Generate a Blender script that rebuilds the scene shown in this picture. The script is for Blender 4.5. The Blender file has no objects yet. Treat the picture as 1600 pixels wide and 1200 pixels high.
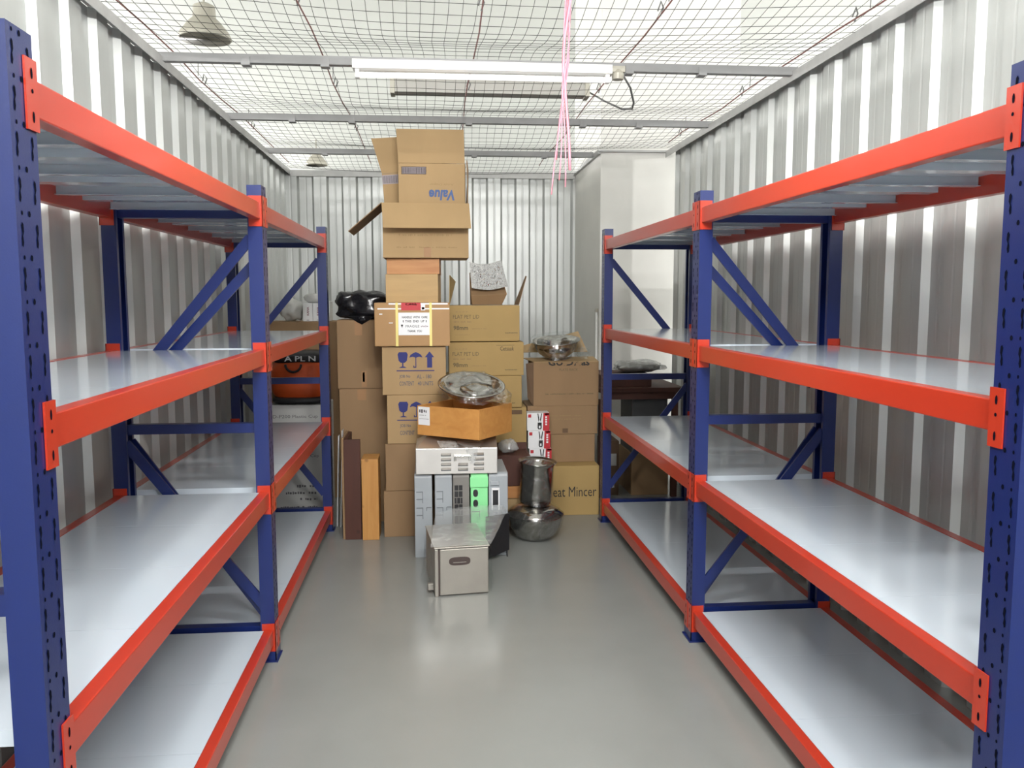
import bpy, bmesh, math, random
from mathutils import Vector, Matrix, noise
random.seed(7)
PI = math.pi
SC = bpy.context.scene
COL = SC.collection

# ------------------------------------------------------------------ camera
cam_d = bpy.data.cameras.new('camera')
cam = bpy.data.objects.new('camera', cam_d)
COL.objects.link(cam)
PITCH, YAW, ROLL = 0.1021, 0.0909, -0.0016
fw = Vector((math.sin(YAW)*math.cos(PITCH), math.cos(YAW)*math.cos(PITCH), -math.sin(PITCH)))
rt = Vector((math.cos(YAW), -math.sin(YAW), 0)); up = rt.cross(fw)
rt2 = rt*math.cos(ROLL)+up*math.sin(ROLL); up2 = up*math.cos(ROLL)-rt*math.sin(ROLL)
cam.matrix_world = Matrix(((rt2.x, up2.x, -fw.x, 0), (rt2.y, up2.y, -fw.y, 0), (rt2.z, up2.z, -fw.z, 1.5464), (0, 0, 0, 1)))
cam_d.sensor_fit = 'HORIZONTAL'; cam_d.sensor_width = 36.0
cam_d.lens = 1320.8/1600*36.0
cam_d.clip_start = 0.05; cam_d.clip_end = 200
SC.camera = cam

# ------------------------------------------------------------------ world, exposure, large lights
SC.view_settings.view_transform = 'Standard'
SC.view_settings.look = 'None'
SC.view_settings.gamma = 1.0
SC.view_settings.use_curve_mapping = False
SC.view_settings.exposure = 0.0
SC.cycles.use_denoising = True
SC.cycles.max_bounces = 8
SC.cycles.sample_clamp_indirect = 6.0
w = bpy.data.worlds.new('hall_ambient'); SC.world = w; w.use_nodes = True
bg = w.node_tree.nodes['Background']
bg.inputs['Color'].default_value = (0.97, 0.985, 1.0, 1)
# gradient added: ambient light raised behind the viewer to brighten the wall ribs
wc = w.node_tree.nodes.new('ShaderNodeTexCoord'); ws = w.node_tree.nodes.new('ShaderNodeSeparateXYZ'); wr = w.node_tree.nodes.new('ShaderNodeMapRange')
w.node_tree.links.new(wc.outputs['Generated'], ws.inputs[0]); w.node_tree.links.new(ws.outputs['Y'], wr.inputs[0])
wr.inputs[1].default_value = -0.9; wr.inputs[2].default_value = 0.2; wr.inputs[3].default_value = 1.7; wr.inputs[4].default_value = 0.6
w.node_tree.links.new(wr.outputs[0], bg.inputs['Strength'])

def area(name, loc, sx, sy, power, rot=(0, 0, 0), color=(1, 0.99, 0.97)):
    l = bpy.data.lights.new(name, 'AREA'); l.shape = 'RECTANGLE'; l.size = sx; l.size_y = sy
    l.energy = power; l.color = color
    o = bpy.data.objects.new(name, l); COL.objects.link(o); o.location = loc; o.rotation_euler = rot
    return o
# fluorescent battens of the unit that hang behind the picture's upper edge
area('batten_light', (0.25, 1.95, 2.68), 1.2, 0.05, 22)
area('batten_light', (0.25, 1.97, 2.67), 1.2, 0.04, 46, rot=(math.radians(68), 0, 0))
area('batten_light', (0.25, -0.45, 2.68), 1.2, 0.05, 20)
area('batten_light', (0.25, -0.43, 2.67), 1.2, 0.04, 46, rot=(math.radians(70), 0, 0))
# hall lamps behind the viewer; fills added beside the unit brighten the ceiling
for hx, hy, hz, e in ((0.3, -2.8, 4.3, 380), (2.8, -6.0, 4.2, 380), (-2.6, -6.0, 4.2, 380), (-9, 3, 3.3, 1800), (10, 3, 3.3, 1800), (-9, 13, 3.3, 2200), (11, 13, 3.3, 2200), (-8, 22, 3.5, 2200), (10, 22, 3.5, 2200)):
    l = bpy.data.lights.new('hall_lamp_and_fill', 'POINT'); l.energy = e; l.shadow_soft_size = 0.15; l.color = (1, 0.99, 0.97)
    o = bpy.data.objects.new('hall_lamp_and_fill', l); COL.objects.link(o); o.location = (hx, hy, hz)

# ------------------------------------------------------------------ materials
def mat(name, col, rough=0.5, metal=0.0, var=0.0, vscale=8.0, bump=0.0, bscale=60.0, stretch=(1, 1, 1),
        col2=None, coat=0.0, spec=0.5, emit=None, estr=0.0, rvar=0.0):
    m = bpy.data.materials.new(name); m.use_nodes = True
    nt = m.node_tree; b = nt.nodes['Principled BSDF']
    b.inputs['Base Color'].default_value = (*col, 1)
    b.inputs['Roughness'].default_value = rough; b.inputs['Metallic'].default_value = metal
    b.inputs['Specular IOR Level'].default_value = spec
    if coat: b.inputs['Coat Weight'].default_value = coat; b.inputs['Coat Roughness'].default_value = 0.12
    if emit: b.inputs['Emission Color'].default_value = (*emit, 1); b.inputs['Emission Strength'].default_value = estr
    if var or bump or col2 or rvar:
        tc = nt.nodes.new('ShaderNodeTexCoord'); mp = nt.nodes.new('ShaderNodeMapping'); mp.inputs['Scale'].default_value = stretch
        nt.links.new(tc.outputs['Object'], mp.inputs['Vector'])
        n = nt.nodes.new('ShaderNodeTexNoise'); n.inputs['Scale'].default_value = vscale; n.inputs['Detail'].default_value = 4
        nt.links.new(mp.outputs['Vector'], n.inputs['Vector'])
        if var or col2:
            mx = nt.nodes.new('ShaderNodeMix'); mx.data_type = 'RGBA'
            c2 = col2 if col2 else tuple(c*(1-var) for c in col)
            mx.inputs[6].default_value = (*col, 1); mx.inputs[7].default_value = (*c2, 1)
            rp = nt.nodes.new('ShaderNodeMapRange'); rp.inputs[1].default_value = 0.35; rp.inputs[2].default_value = 0.7
            nt.links.new(n.outputs['Fac'], rp.inputs[0]); nt.links.new(rp.outputs[0], mx.inputs[0])
            nt.links.new(mx.outputs[2], b.inputs['Base Color'])
        if rvar:
            rp = nt.nodes.new('ShaderNodeMapRange'); rp.inputs[1].default_value = 0.3; rp.inputs[2].default_value = 0.7
            rp.inputs[3].default_value = rough; rp.inputs[4].default_value = rough+rvar
            nt.links.new(n.outputs['Fac'], rp.inputs[0]); nt.links.new(rp.outputs[0], b.inputs['Roughness'])
        if bump:
            n2 = nt.nodes.new('ShaderNodeTexNoise'); n2.inputs['Scale'].default_value = bscale; n2.inputs['Detail'].default_value = 3
            nt.links.new(mp.outputs['Vector'], n2.inputs['Vector'])
            bp = nt.nodes.new('ShaderNodeBump'); bp.inputs['Strength'].default_value = bump; bp.inputs['Distance'].default_value = 0.01
            nt.links.new(n2.outputs['Fac'], bp.inputs['Height']); nt.links.new(bp.outputs['Normal'], b.inputs['Normal'])
    return m

def film(name, rough=0.08, lo=0.03, hi=0.35, bscale=9, haze=0.0, bump=0.35):
    """clear or milky plastic sheet: transparent, with glossy crinkles that come and go with a noise, and an even haze"""
    m = bpy.data.materials.new(name); m.use_nodes = True; nt = m.node_tree
    for n in list(nt.nodes): nt.nodes.remove(n)
    out = nt.nodes.new('ShaderNodeOutputMaterial'); mx = nt.nodes.new('ShaderNodeMixShader'); mh = nt.nodes.new('ShaderNodeMixShader')
    tr = nt.nodes.new('ShaderNodeBsdfTransparent'); tr.inputs[0].default_value = (0.97, 0.98, 0.98, 1)
    gl = nt.nodes.new('ShaderNodeBsdfGlossy'); gl.inputs['Color'].default_value = (0.9, 0.91, 0.91, 1); gl.inputs['Roughness'].default_value = rough
    df = nt.nodes.new('ShaderNodeBsdfDiffuse'); df.inputs[0].default_value = (0.75, 0.76, 0.75, 1)
    tc = nt.nodes.new('ShaderNodeTexCoord'); n2 = nt.nodes.new('ShaderNodeTexNoise'); n2.inputs['Scale'].default_value = bscale
    n2.inputs['Detail'].default_value = 5; n2.inputs['Distortion'].default_value = 2.0
    nt.links.new(tc.outputs['Object'], n2.inputs['Vector'])
    bp = nt.nodes.new('ShaderNodeBump'); bp.inputs['Strength'].default_value = bump; bp.inputs['Distance'].default_value = 0.02
    nt.links.new(n2.outputs['Fac'], bp.inputs['Height']); nt.links.new(bp.outputs['Normal'], gl.inputs['Normal'])
    mr = nt.nodes.new('ShaderNodeMapRange'); mr.inputs[1].default_value = 0.42; mr.inputs[2].default_value = 0.70; mr.inputs[3].default_value = lo; mr.inputs[4].default_value = hi
    nt.links.new(n2.outputs['Fac'], mr.inputs[0]); nt.links.new(mr.outputs[0], mx.inputs[0])
    mh.inputs[0].default_value = haze
    nt.links.new(tr.outputs[0], mh.inputs[1]); nt.links.new(df.outputs[0], mh.inputs[2])
    nt.links.new(mh.outputs[0], mx.inputs[1]); nt.links.new(gl.outputs[0], mx.inputs[2]); nt.links.new(mx.outputs[0], out.inputs[0])
    return m

M = {}
M['floor'] = mat('grey_epoxy', (0.27, 0.28, 0.265), 0.20, var=0.07, vscale=2.5, bump=0.004, bscale=4, rvar=0.06)
M['ceil'] = mat('ceiling_paint', (0.76, 0.76, 0.73), 0.8, var=0.04, vscale=0.6)
M['column'] = mat('column_paint', (0.74, 0.73, 0.69), 0.6, var=0.06, vscale=3)
M['sheet'] = mat('galvanised_sheet', (0.565, 0.580, 0.565), 0.38, 0.48, var=0.05, vscale=4, stretch=(3, 3, 0.4))
M['galv'] = mat('galvanised_bar', (0.50, 0.50, 0.49), 0.5, 0.2, var=0.15, vscale=10)
M['blue'] = mat('blue_powder_coat', (0.006, 0.017, 0.110), 0.33, coat=0.2, bump=0.03, bscale=300)
M['hole'] = mat('dark_hole', (0.004, 0.005, 0.012), 0.9, spec=0.05)
M['red'] = mat('orange_red_powder_coat', (0.47, 0.034, 0.012), 0.30, coat=0.35)
M['deck'] = mat('white_powder_coat', (0.57, 0.635, 0.70), 0.13, coat=0.5)
M['bar'] = mat('grey_bar', (0.30, 0.30, 0.30), 0.5, 0.2, var=0.12, vscale=10)
M['net'] = mat('dark_netting', (0.05, 0.05, 0.045), 0.8)
M['cable_red'] = mat('dark_red_cable', (0.20, 0.075, 0.065), 0.6)
M['pink'] = mat('pink_raffia', (0.76, 0.27, 0.34), 0.6)
M['white'] = mat('white_enamel', (0.80, 0.80, 0.78), 0.3)
M['tube'] = mat('white_tube_glow', (0.9, 0.9, 0.9), 0.3, emit=(1, 0.985, 0.95), estr=0.9)  # emission put in for whiteness, the tube itself is off
M['lamp_glow'] = mat('lit_bulb', (0.9, 0.9, 0.9), 0.3, emit=(1, 0.97, 0.9), estr=3)
M['fixture'] = mat('grey_fixture', (0.36, 0.35, 0.32), 0.5)
M['lamp_shade'] = mat('lamp_shade', (0.40, 0.38, 0.32), 0.5, 0.2)
M['grey_plast'] = mat('grey_cable', (0.12, 0.12, 0.12), 0.5)
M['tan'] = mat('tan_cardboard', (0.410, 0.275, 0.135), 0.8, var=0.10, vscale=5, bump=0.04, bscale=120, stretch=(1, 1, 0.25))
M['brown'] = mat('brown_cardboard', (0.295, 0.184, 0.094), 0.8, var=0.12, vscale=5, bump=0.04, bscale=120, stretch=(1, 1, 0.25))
M['yellow'] = mat('yellow_cardboard', (0.402, 0.271, 0.102), 0.75, var=0.08, vscale=4, bump=0.03, bscale=120)
M['orange_board'] = mat('orange_cardboard', (0.410, 0.234, 0.094), 0.6, var=0.12, vscale=4)
M['dark_board'] = mat('dark_cardboard', (0.15, 0.09, 0.05), 0.8, var=0.15, vscale=6)
M['tape'] = mat('brown_tape', (0.34, 0.18, 0.075), 0.55)
M['tape_clear'] = mat('shiny_tape', (0.52, 0.35, 0.18), 0.12)
M['ink_blue'] = mat('blue_ink', (0.025, 0.03, 0.16), 0.7)
M['ink_soft'] = mat('soft_blue_ink', (0.06, 0.11, 0.27), 0.7)
M['ink_grey'] = mat('grey_ink', (0.13, 0.12, 0.13), 0.7)
M['ink_black'] = mat('black_ink', (0.02, 0.02, 0.02), 0.7)
M['ink_olive'] = mat('olive_ink', (0.13, 0.10, 0.05), 0.7)
M['ink_pale'] = mat('pale_ink', (0.30, 0.20, 0.09), 0.7)
M['ink_red'] = mat('red_ink', (0.50, 0.02, 0.03), 0.5)
M['ink_maroon'] = mat('maroon_ink', (0.20, 0.03, 0.06), 0.6)
M['ink_lilac'] = mat('lilac_ink', (0.36, 0.31, 0.33), 0.7)
M['paper'] = mat('white_paper', (0.82, 0.83, 0.84), 0.5)
M['carton_white'] = mat('white_carton', (0.60, 0.60, 0.58), 0.6, var=0.06, vscale=5)
M['strap'] = mat('yellow_strap', (0.80, 0.68, 0.22), 0.35)
M['black_bag'] = mat('black_polythene', (0.010, 0.010, 0.012), 0.22, bump=0.5, bscale=14)
M['foil'] = mat('silver_foil', (0.78, 0.77, 0.79), 0.10, 1.0, bump=0.15, bscale=25)
M['steel'] = mat('stainless_steel', (0.47, 0.45, 0.42), 0.12, 1.0, var=0.08, vscale=12, bump=0.04, bscale=8)
M['steel_satin'] = mat('satin_steel', (0.70, 0.68, 0.65), 0.36, 0.85, var=0.06, vscale=10)
M['steel_grey'] = mat('grey_stainless_steel', (0.42, 0.395, 0.35), 0.32, 0.6, var=0.10, vscale=8)
M['dark_slot'] = mat('brown_grey_recess', (0.055, 0.038, 0.034), 0.6)
M['cabinet_grey'] = mat('dark_grey_enamel', (0.075, 0.078, 0.08), 0.5)
M['film'] = film('clear_film')
M['film_milky'] = film('milky_film', rough=0.15, lo=0.05, hi=0.40, haze=0.24, bump=0.25, bscale=9)
M['film_white'] = film('white_film', rough=0.2, lo=0.15, hi=0.5, haze=0.55, bscale=14)
M['crate_grey'] = mat('light_grey_plastic', (0.34, 0.37, 0.395), 0.4)
M['crate_line'] = mat('grey_plastic_seam', (0.17, 0.19, 0.20), 0.5)
M['crate_dark'] = mat('dark_grey_plastic', (0.20, 0.19, 0.175), 0.45)
M['crate_green'] = mat('mint_green_plastic', (0.27, 0.78, 0.34), 0.4)
M['black'] = mat('black_plastic', (0.012, 0.012, 0.014), 0.45)
M['orange_cloth'] = mat('orange_nylon', (0.62, 0.085, 0.010), 0.5, bump=0.25, bscale=25)
M['black_cloth'] = mat('black_nylon', (0.012, 0.012, 0.014), 0.5)
M['white_bag'] = mat('white_polythene', (0.62, 0.62, 0.60), 0.3, bump=0.5, bscale=20)

def wood(name, c1, c2, scale=3.0, axis=(1, 1, 8), rough=0.5):
    m = bpy.data.materials.new(name); m.use_nodes = True; nt = m.node_tree; b = nt.nodes['Principled BSDF']
    tc = nt.nodes.new('ShaderNodeTexCoord'); mp = nt.nodes.new('ShaderNodeMapping'); mp.inputs['Scale'].default_value = axis
    wv = nt.nodes.new('ShaderNodeTexNoise'); wv.inputs['Scale'].default_value = scale; wv.inputs['Detail'].default_value = 5; wv.inputs['Distortion'].default_value = 1.2
    vo = nt.nodes.new('ShaderNodeTexVoronoi'); vo.inputs['Scale'].default_value = 7.0
    cr = nt.nodes.new('ShaderNodeMix'); cr.data_type = 'RGBA'; cr.inputs[6].default_value = (*c1, 1); cr.inputs[7].default_value = (*c2, 1)
    kn = nt.nodes.new('ShaderNodeMapRange'); kn.inputs[1].default_value = 0.05; kn.inputs[2].default_value = 0.12; kn.inputs[3].default_value = 0.55; kn.inputs[4].default_value = 0.0
    mx = nt.nodes.new('ShaderNodeMix'); mx.data_type = 'RGBA'; mx.inputs[7].default_value = (c2[0]*0.3, c2[1]*0.25, c2[2]*0.2, 1)
    nt.links.new(tc.outputs['Object'], mp.inputs[0]); nt.links.new(mp.outputs[0], wv.inputs['Vector'])
    nt.links.new(tc.outputs['Object'], vo.inputs['Vector'])
    nt.links.new(wv.outputs['Fac'], cr.inputs[0]); nt.links.new(cr.outputs[2], mx.inputs[6])
    nt.links.new(vo.outputs['Distance'], kn.inputs[0]); nt.links.new(kn.outputs[0], mx.inputs[0])
    nt.links.new(mx.outputs[2], b.inputs['Base Color']); b.inputs['Roughness'].default_value = rough
    return m
M['pine'] = wood('pine_wood', (0.62, 0.33, 0.10), (0.42, 0.17, 0.035), 3, (6, 6, 0.8))
M['pine_orange'] = wood('orange_pine', (0.66, 0.34, 0.10), (0.47, 0.19, 0.045), 3, (0.8, 6, 6))
M['pine_flat'] = wood('pine_board', (0.60, 0.36, 0.13), (0.42, 0.20, 0.05), 3, (0.8, 6, 6))
M['pine_pale'] = mat('pale_board', (0.492, 0.320, 0.135), 0.55, var=0.14, vscale=4, stretch=(0.8, 5, 6))
M['pine_red'] = mat('reddish_board', (0.52, 0.25, 0.085), 0.5, col2=(0.42, 0.17, 0.05), vscale=4, stretch=(0.8, 5, 6))
M['dark_wood'] = wood('dark_brown_wood', (0.085, 0.026, 0.015), (0.055, 0.017, 0.010), 3, (5, 5, 0.7), 0.6)

# ------------------------------------------------------------------ mesh helpers (world coordinates; shifted to the parent's base)
class MB:
    def __init__(s): s.v = []; s.f = []; s.m = []
    def add(s, vs, fs, mi=0):
        k = len(s.v); s.v += [tuple(p) for p in vs]
        for f in fs: s.f.append([i+k for i in f]); s.m.append(mi)
        return s
    def box(s, x0, x1, y0, y1, z0, z1, mi=0):
        x0, x1 = min(x0, x1), max(x0, x1); y0, y1 = min(y0, y1), max(y0, y1)
        return s.add([(x0, y0, z0), (x1, y0, z0), (x1, y1, z0), (x0, y1, z0), (x0, y0, z1), (x1, y0, z1), (x1, y1, z1), (x0, y1, z1)],
                     [(0, 3, 2, 1), (4, 5, 6, 7), (0, 1, 5, 4), (1, 2, 6, 5), (2, 3, 7, 6), (3, 0, 4, 7)], mi)
    def hexa(s, p, mi=0):
        return s.add(p, [(0, 3, 2, 1), (4, 5, 6, 7), (0, 1, 5, 4), (1, 2, 6, 5), (2, 3, 7, 6), (3, 0, 4, 7)], mi)
    def slab(s, a, b, c, d, t, mi=0):
        a, b, c, d = map(Vector, (a, b, c, d)); n = (b-a).cross(d-a).normalized()*t
        return s.hexa([a, b, c, d, a+n, b+n, c+n, d+n], mi)
    def bar(s, p, q, wy, wh, mi=0):
        # a flat bar from p to q, wy thick along y, wh across
        p = Vector(p); q = Vector(q); d = (q-p).normalized(); y = Vector((0, 1, 0)); n = d.cross(y).normalized()*wh/2; y = y*wy/2
        return s.hexa([p-n-y, p+n-y, p+n+y, p-n+y, q-n-y, q+n-y, q+n+y, q-n+y], mi)
    def prism(s, poly, axis, a, b, mi=0):
        def P(u, v, t): return (t, u, v) if axis == 'x' else ((u, t, v) if axis == 'y' else (u, v, t))
        n = len(poly)
        vs = [P(u, v, a) for u, v in poly]+[P(u, v, b) for u, v in poly]
        fs = [list(range(n)), list(range(2*n-1, n-1, -1))]+[(i, i+n, (i+1) % n+n, (i+1) % n) for i in range(n)]
        return s.add(vs, fs, mi)
    def tube(s, pts, r, n=8, mi=0, cap=True):
        pts = [Vector(p) for p in pts]; k0 = len(s.v); N = len(pts)
        for i, p in enumerate(pts):
            d = (pts[min(i+1, N-1)]-pts[max(i-1, 0)]).normalized()
            a = d.cross(Vector((0, 0, 1)));
            if a.length < 1e-3: a = d.cross(Vector((1, 0, 0)))
            a.normalize(); b = d.cross(a)
            rr = r[i] if isinstance(r, (list, tuple)) else r
            for j in range(n): s.v.append(tuple(p+(a*math.cos(2*PI*j/n)+b*math.sin(2*PI*j/n))*rr))
        for i in range(N-1):
            for j in range(n):
                s.f.append([k0+i*n+j, k0+i*n+(j+1) % n, k0+(i+1)*n+(j+1) % n, k0+(i+1)*n+j]); s.m.append(mi)
        if cap:
            s.f.append([k0+j for j in range(n)][::-1]); s.m.append(mi); s.f.append([k0+(N-1)*n+j for j in range(n)]); s.m.append(mi)
        return s
    def lathe(s, prof, c, n=40, mi=0, mtx=None, wob=0.0):
        k0 = len(s.v); N = len(prof)
        for r, z in prof:
            for j in range(n):
                a = 2*PI*j/n
                rr = r*(1+wob*noise.noise(Vector((math.cos(a)*2.3, math.sin(a)*2.3, z*9))))
                p = Vector((rr*math.cos(a), rr*math.sin(a), z))
                if mtx is not None: p = mtx @ p
                s.v.append((p.x+c[0], p.y+c[1], p.z+c[2]))
        for i in range(N-1):
            for j in range(n):
                s.f.append([k0+i*n+j, k0+i*n+(j+1) % n, k0+(i+1)*n+(j+1) % n, k0+(i+1)*n+j]); s.m.append(mi)
        if prof[0][0] > 1e-6: s.f.append([k0+j for j in range(n)][::-1]); s.m.append(mi)
        if prof[-1][0] > 1e-6 and abs(prof[-1][0]) > 0.0: s.f.append([k0+(N-1)*n+j for j in range(n)]); s.m.append(mi)
        return s
    def grid(s, fn, nu, nv, mi=0):
        k0 = len(s.v)
        for i in range(nu+1):
            for j in range(nv+1): s.v.append(tuple(fn(i/nu, j/nv)))
        for i in range(nu):
            for j in range(nv):
                a = k0+i*(nv+1)+j; s.f.append([a, a+nv+1, a+nv+2, a+1]); s.m.append(mi)
        return s
    def blob(s, c, r, e=2.4, amp=0.1, freq=3.0, seed=0, n=28, fine=0.03, flat=True, mi=0):
        k0 = len(s.v); mm = n//2
        def sp(t): return math.copysign(abs(t)**(2/e), t)
        for i in range(mm+1):
            th = -PI/2+PI*i/mm
            for j in range(n):
                ph = 2*PI*j/n
                d = Vector((sp(math.cos(th))*sp(math.cos(ph)), sp(math.cos(th))*sp(math.sin(ph)), sp(math.sin(th))))
                q = d*freq+Vector((seed*7.3, seed*3.1, seed))
                k = 1+amp*noise.noise(q)+fine*noise.noise(q*4.0)
                p = Vector((d.x*r[0]*k, d.y*r[1]*k, d.z*r[2]*k))
                if flat: p.z = max(p.z, -r[2]*0.97)
                s.v.append((p.x+c[0], p.y+c[1], p.z+c[2]))
        for i in range(mm):
            for j in range(n):
                s.f.append([k0+i*n+j, k0+i*n+(j+1) % n, k0+(i+1)*n+(j+1) % n, k0+(i+1)*n+j]); s.m.append(mi)
        return s
    def build(s, name, mats, parent=None, smooth=False, bevel=0.0, base=None):
        me = bpy.data.meshes.new(name)
        o = bpy.data.objects.new(name, me); COL.objects.link(o)
        off = Vector((0, 0, 0))
        if parent is not None:
            o.parent = parent; q = parent
            while q is not None: off += q.location; q = q.parent
        elif base is not None: off = Vector(base); o.location = base
        me.from_pydata([(a-off.x, b-off.y, c-off.z) for a, b, c in s.v], [], s.f)
        for mm in (mats if isinstance(mats, (list, tuple)) else [mats]): me.materials.append(mm)
        for p, mi in zip(me.polygons, s.m): p.material_index = mi
        bm = bmesh.new(); bm.from_mesh(me)
        if bevel:
            bmesh.ops.bevel(bm, geom=[e for e in bm.edges if len(e.link_faces) == 2 and e.calc_face_angle(0) > 0.6], offset=bevel, segments=2, affect='EDGES', profile=0.6)
        bmesh.ops.recalc_face_normals(bm, faces=bm.faces)
        bm.to_mesh(me); bm.free()
        if smooth:
            for p in me.polygons: p.use_smooth = True
        me.update()
        return o

def tag(o, label, cat, group=None):
    o['label'] = label; o['category'] = cat
    if group: o['group'] = group
    return o
def thing(name, label, cat, loc, group=None):
    o = bpy.data.objects.new(name, None); COL.objects.link(o); o.location = loc; o.empty_display_size = 0.1
    return tag(o, label, cat, group)
def struct(o): o['kind'] = 'structure'; return o

_txt = {}
def text_geo(body, shear=0.0, bold=0.0):
    k = (body, shear, bold)
    if k not in _txt:
        c = bpy.data.curves.new('t', 'FONT'); c.body = body; c.size = 1.0; c.shear = shear; c.offset = bold; c.resolution_u = 2
        o = bpy.data.objects.new('t', c); COL.objects.link(o)
        dg = bpy.context.evaluated_depsgraph_get(); dg.update()
        me = bpy.data.meshes.new_from_object(o.evaluated_get(dg))
        _txt[k] = ([tuple(v.co) for v in me.vertices], [list(p.vertices) for p in me.polygons])
        bpy.data.objects.remove(o); bpy.data.curves.remove(c); bpy.data.meshes.remove(me)
    return _txt[k]
class Print(MB):
    """marks printed on a plane: origin + u, v axes, a hair above the surface"""
    def __init__(s, o, u=(1, 0, 0), v=(0, 0, 1), lift=0.0012):
        super().__init__(); s.o = Vector(o); s.u = Vector(u).normalized(); s.w = Vector(v).normalized()
        s.n = s.u.cross(s.w).normalized()*lift
    def P(s, a, b): return tuple(s.o+s.u*a+s.w*b+s.n)
    def text(s, body, a, b, width, height=None, mi=0, shear=0.0, bold=0.0, rot=0.0):
        vs, fs = text_geo(body, shear, bold)
        x0 = min(p[0] for p in vs); x1 = max(p[0] for p in vs); y0 = min(p[1] for p in vs); y1 = max(p[1] for p in vs)
        sx = width/(x1-x0); sy = height/(y1-y0) if height else sx
        c, d = math.cos(rot), math.sin(rot)
        out = []
        for p in vs:
            x = (p[0]-x0)*sx; y = (p[1]-y0)*sy
            out.append(s.P(a+x*c-y*d, b+x*d+y*c))
        return s.add(out, fs, mi)
    def rect(s, a0, a1, b0, b1, mi=0):
        return s.add([s.P(a0, b0), s.P(a1, b0), s.P(a1, b1), s.P(a0, b1)], [(0, 1, 2, 3)], mi)
    def poly(s, pts, mi=0): return s.add([s.P(a, b) for a, b in pts], [list(range(len(pts)))], mi)
    def blur(s, a, b, width, h, mi=0, seed=1):
        r = random.Random(seed); x = 0
        while x < width:
            k = r.uniform(0.5, 1.1)*h
            if r.random() < 0.85: s.rect(a+x, min(a+x+k*0.7, a+width), b+r.uniform(0, .2)*h, b+h*r.uniform(.7, 1), mi)
            x += k
        return s

# ------------------------------------------------------------------ the setting
XL, XR, ZW, YB = -1.405, 1.995, 2.76, 8.42
o = MB().box(-16, 18, -14, 34, -0.12, 0).build('floor', M['floor']); struct(o)
o = MB().box(-16, 18, -14, 34, 5.0, 5.2).build('ceiling', M['ceil']); struct(o)

def profile(length, groove, pitch=0.28, depth=0.03, slope=0.02):
    """(along, out) points of the trapezoid sheet; out = 0 at the room side, depth behind it; groove = height of the fine rib in each flat"""
    pts = [(0.0, 0.0)]; t = 0.0; fl = pitch/2-slope
    while t < length:
        for base, o0, o1 in ((0, 0, depth), (pitch/2, depth, 0)):
            a = t+base
            if groove: pts += [(a+fl*.42, o0), (a+fl*.47, o0+groove), (a+fl*.53, o0+groove), (a+fl*.58, o0)]
            pts += [(a+fl, o0), (a+fl+slope, o1)]
        t += pitch
    return pts
def corrugated(name, place, length, z1, groove):
    p = profile(length, groove); b = MB(); n = len(p)
    b.add([place(a, d, 0.0) for a, d in p]+[place(a, d, z1) for a, d in p], [(i, i+1, i+1+n, i+n) for i in range(n-1)])
    b.add([place(a, d+0.004, 0.0) for a, d in p]+[place(a, d+0.004, z1) for a, d in p], [(i, i+n, i+1+n, i+1) for i in range(n-1)])
    return struct(b.build(name, M['sheet']))
corrugated('wall_left', lambda a, d, z: (XL-d, -0.075+a, z), 8.44, ZW, 0)
corrugated('wall_right', lambda a, d, z: (XR+d, -0.02+a, z), 7.0, ZW, 0.0012)
corrugated('wall_back', lambda a, d, z: (XL-0.02+a, YB+d, z), 2.85, ZW, 0.002)
# the painted column that fills the far right corner and goes on up past the netting
o = MB().box(1.40, 2.58, 7.14, 8.48, 0, 5.0).build('wall_column', M['column'], bevel=0.006); struct(o)
# angle bars along the tops of the walls
def angle_y(name, x, sx, y0, y1):
    b = MB().box(x-sx*0.03, x-sx*0.033, y0, y1, ZW-0.045, ZW+0.006).box(x-sx*0.03, x+sx*0.04, y0, y1, ZW+0.001, ZW+0.006)
    return struct(b.build(name, M['galv']))
angle_y('trim_1', XL+0.012, -1, -0.1, YB); angle_y('trim_2', XR-0.012, 1, -0.1, 7.135)
o = MB().box(XL, 1.398, YB-0.012, YB+0.035, ZW-0.012, ZW+0.004).box(XL, 1.398, YB-0.014, YB-0.010, ZW-0.055, ZW+0.004).build('trim_3', M['galv']); struct(o)
o = MB().box(1.375, 1.399, 7.13, YB-0.02, ZW-0.02, ZW+0.015).box(1.375, 1.99, 7.112, 7.138, ZW-0.004, ZW+0.012).build('trim_4', M['galv']); struct(o)

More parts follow.
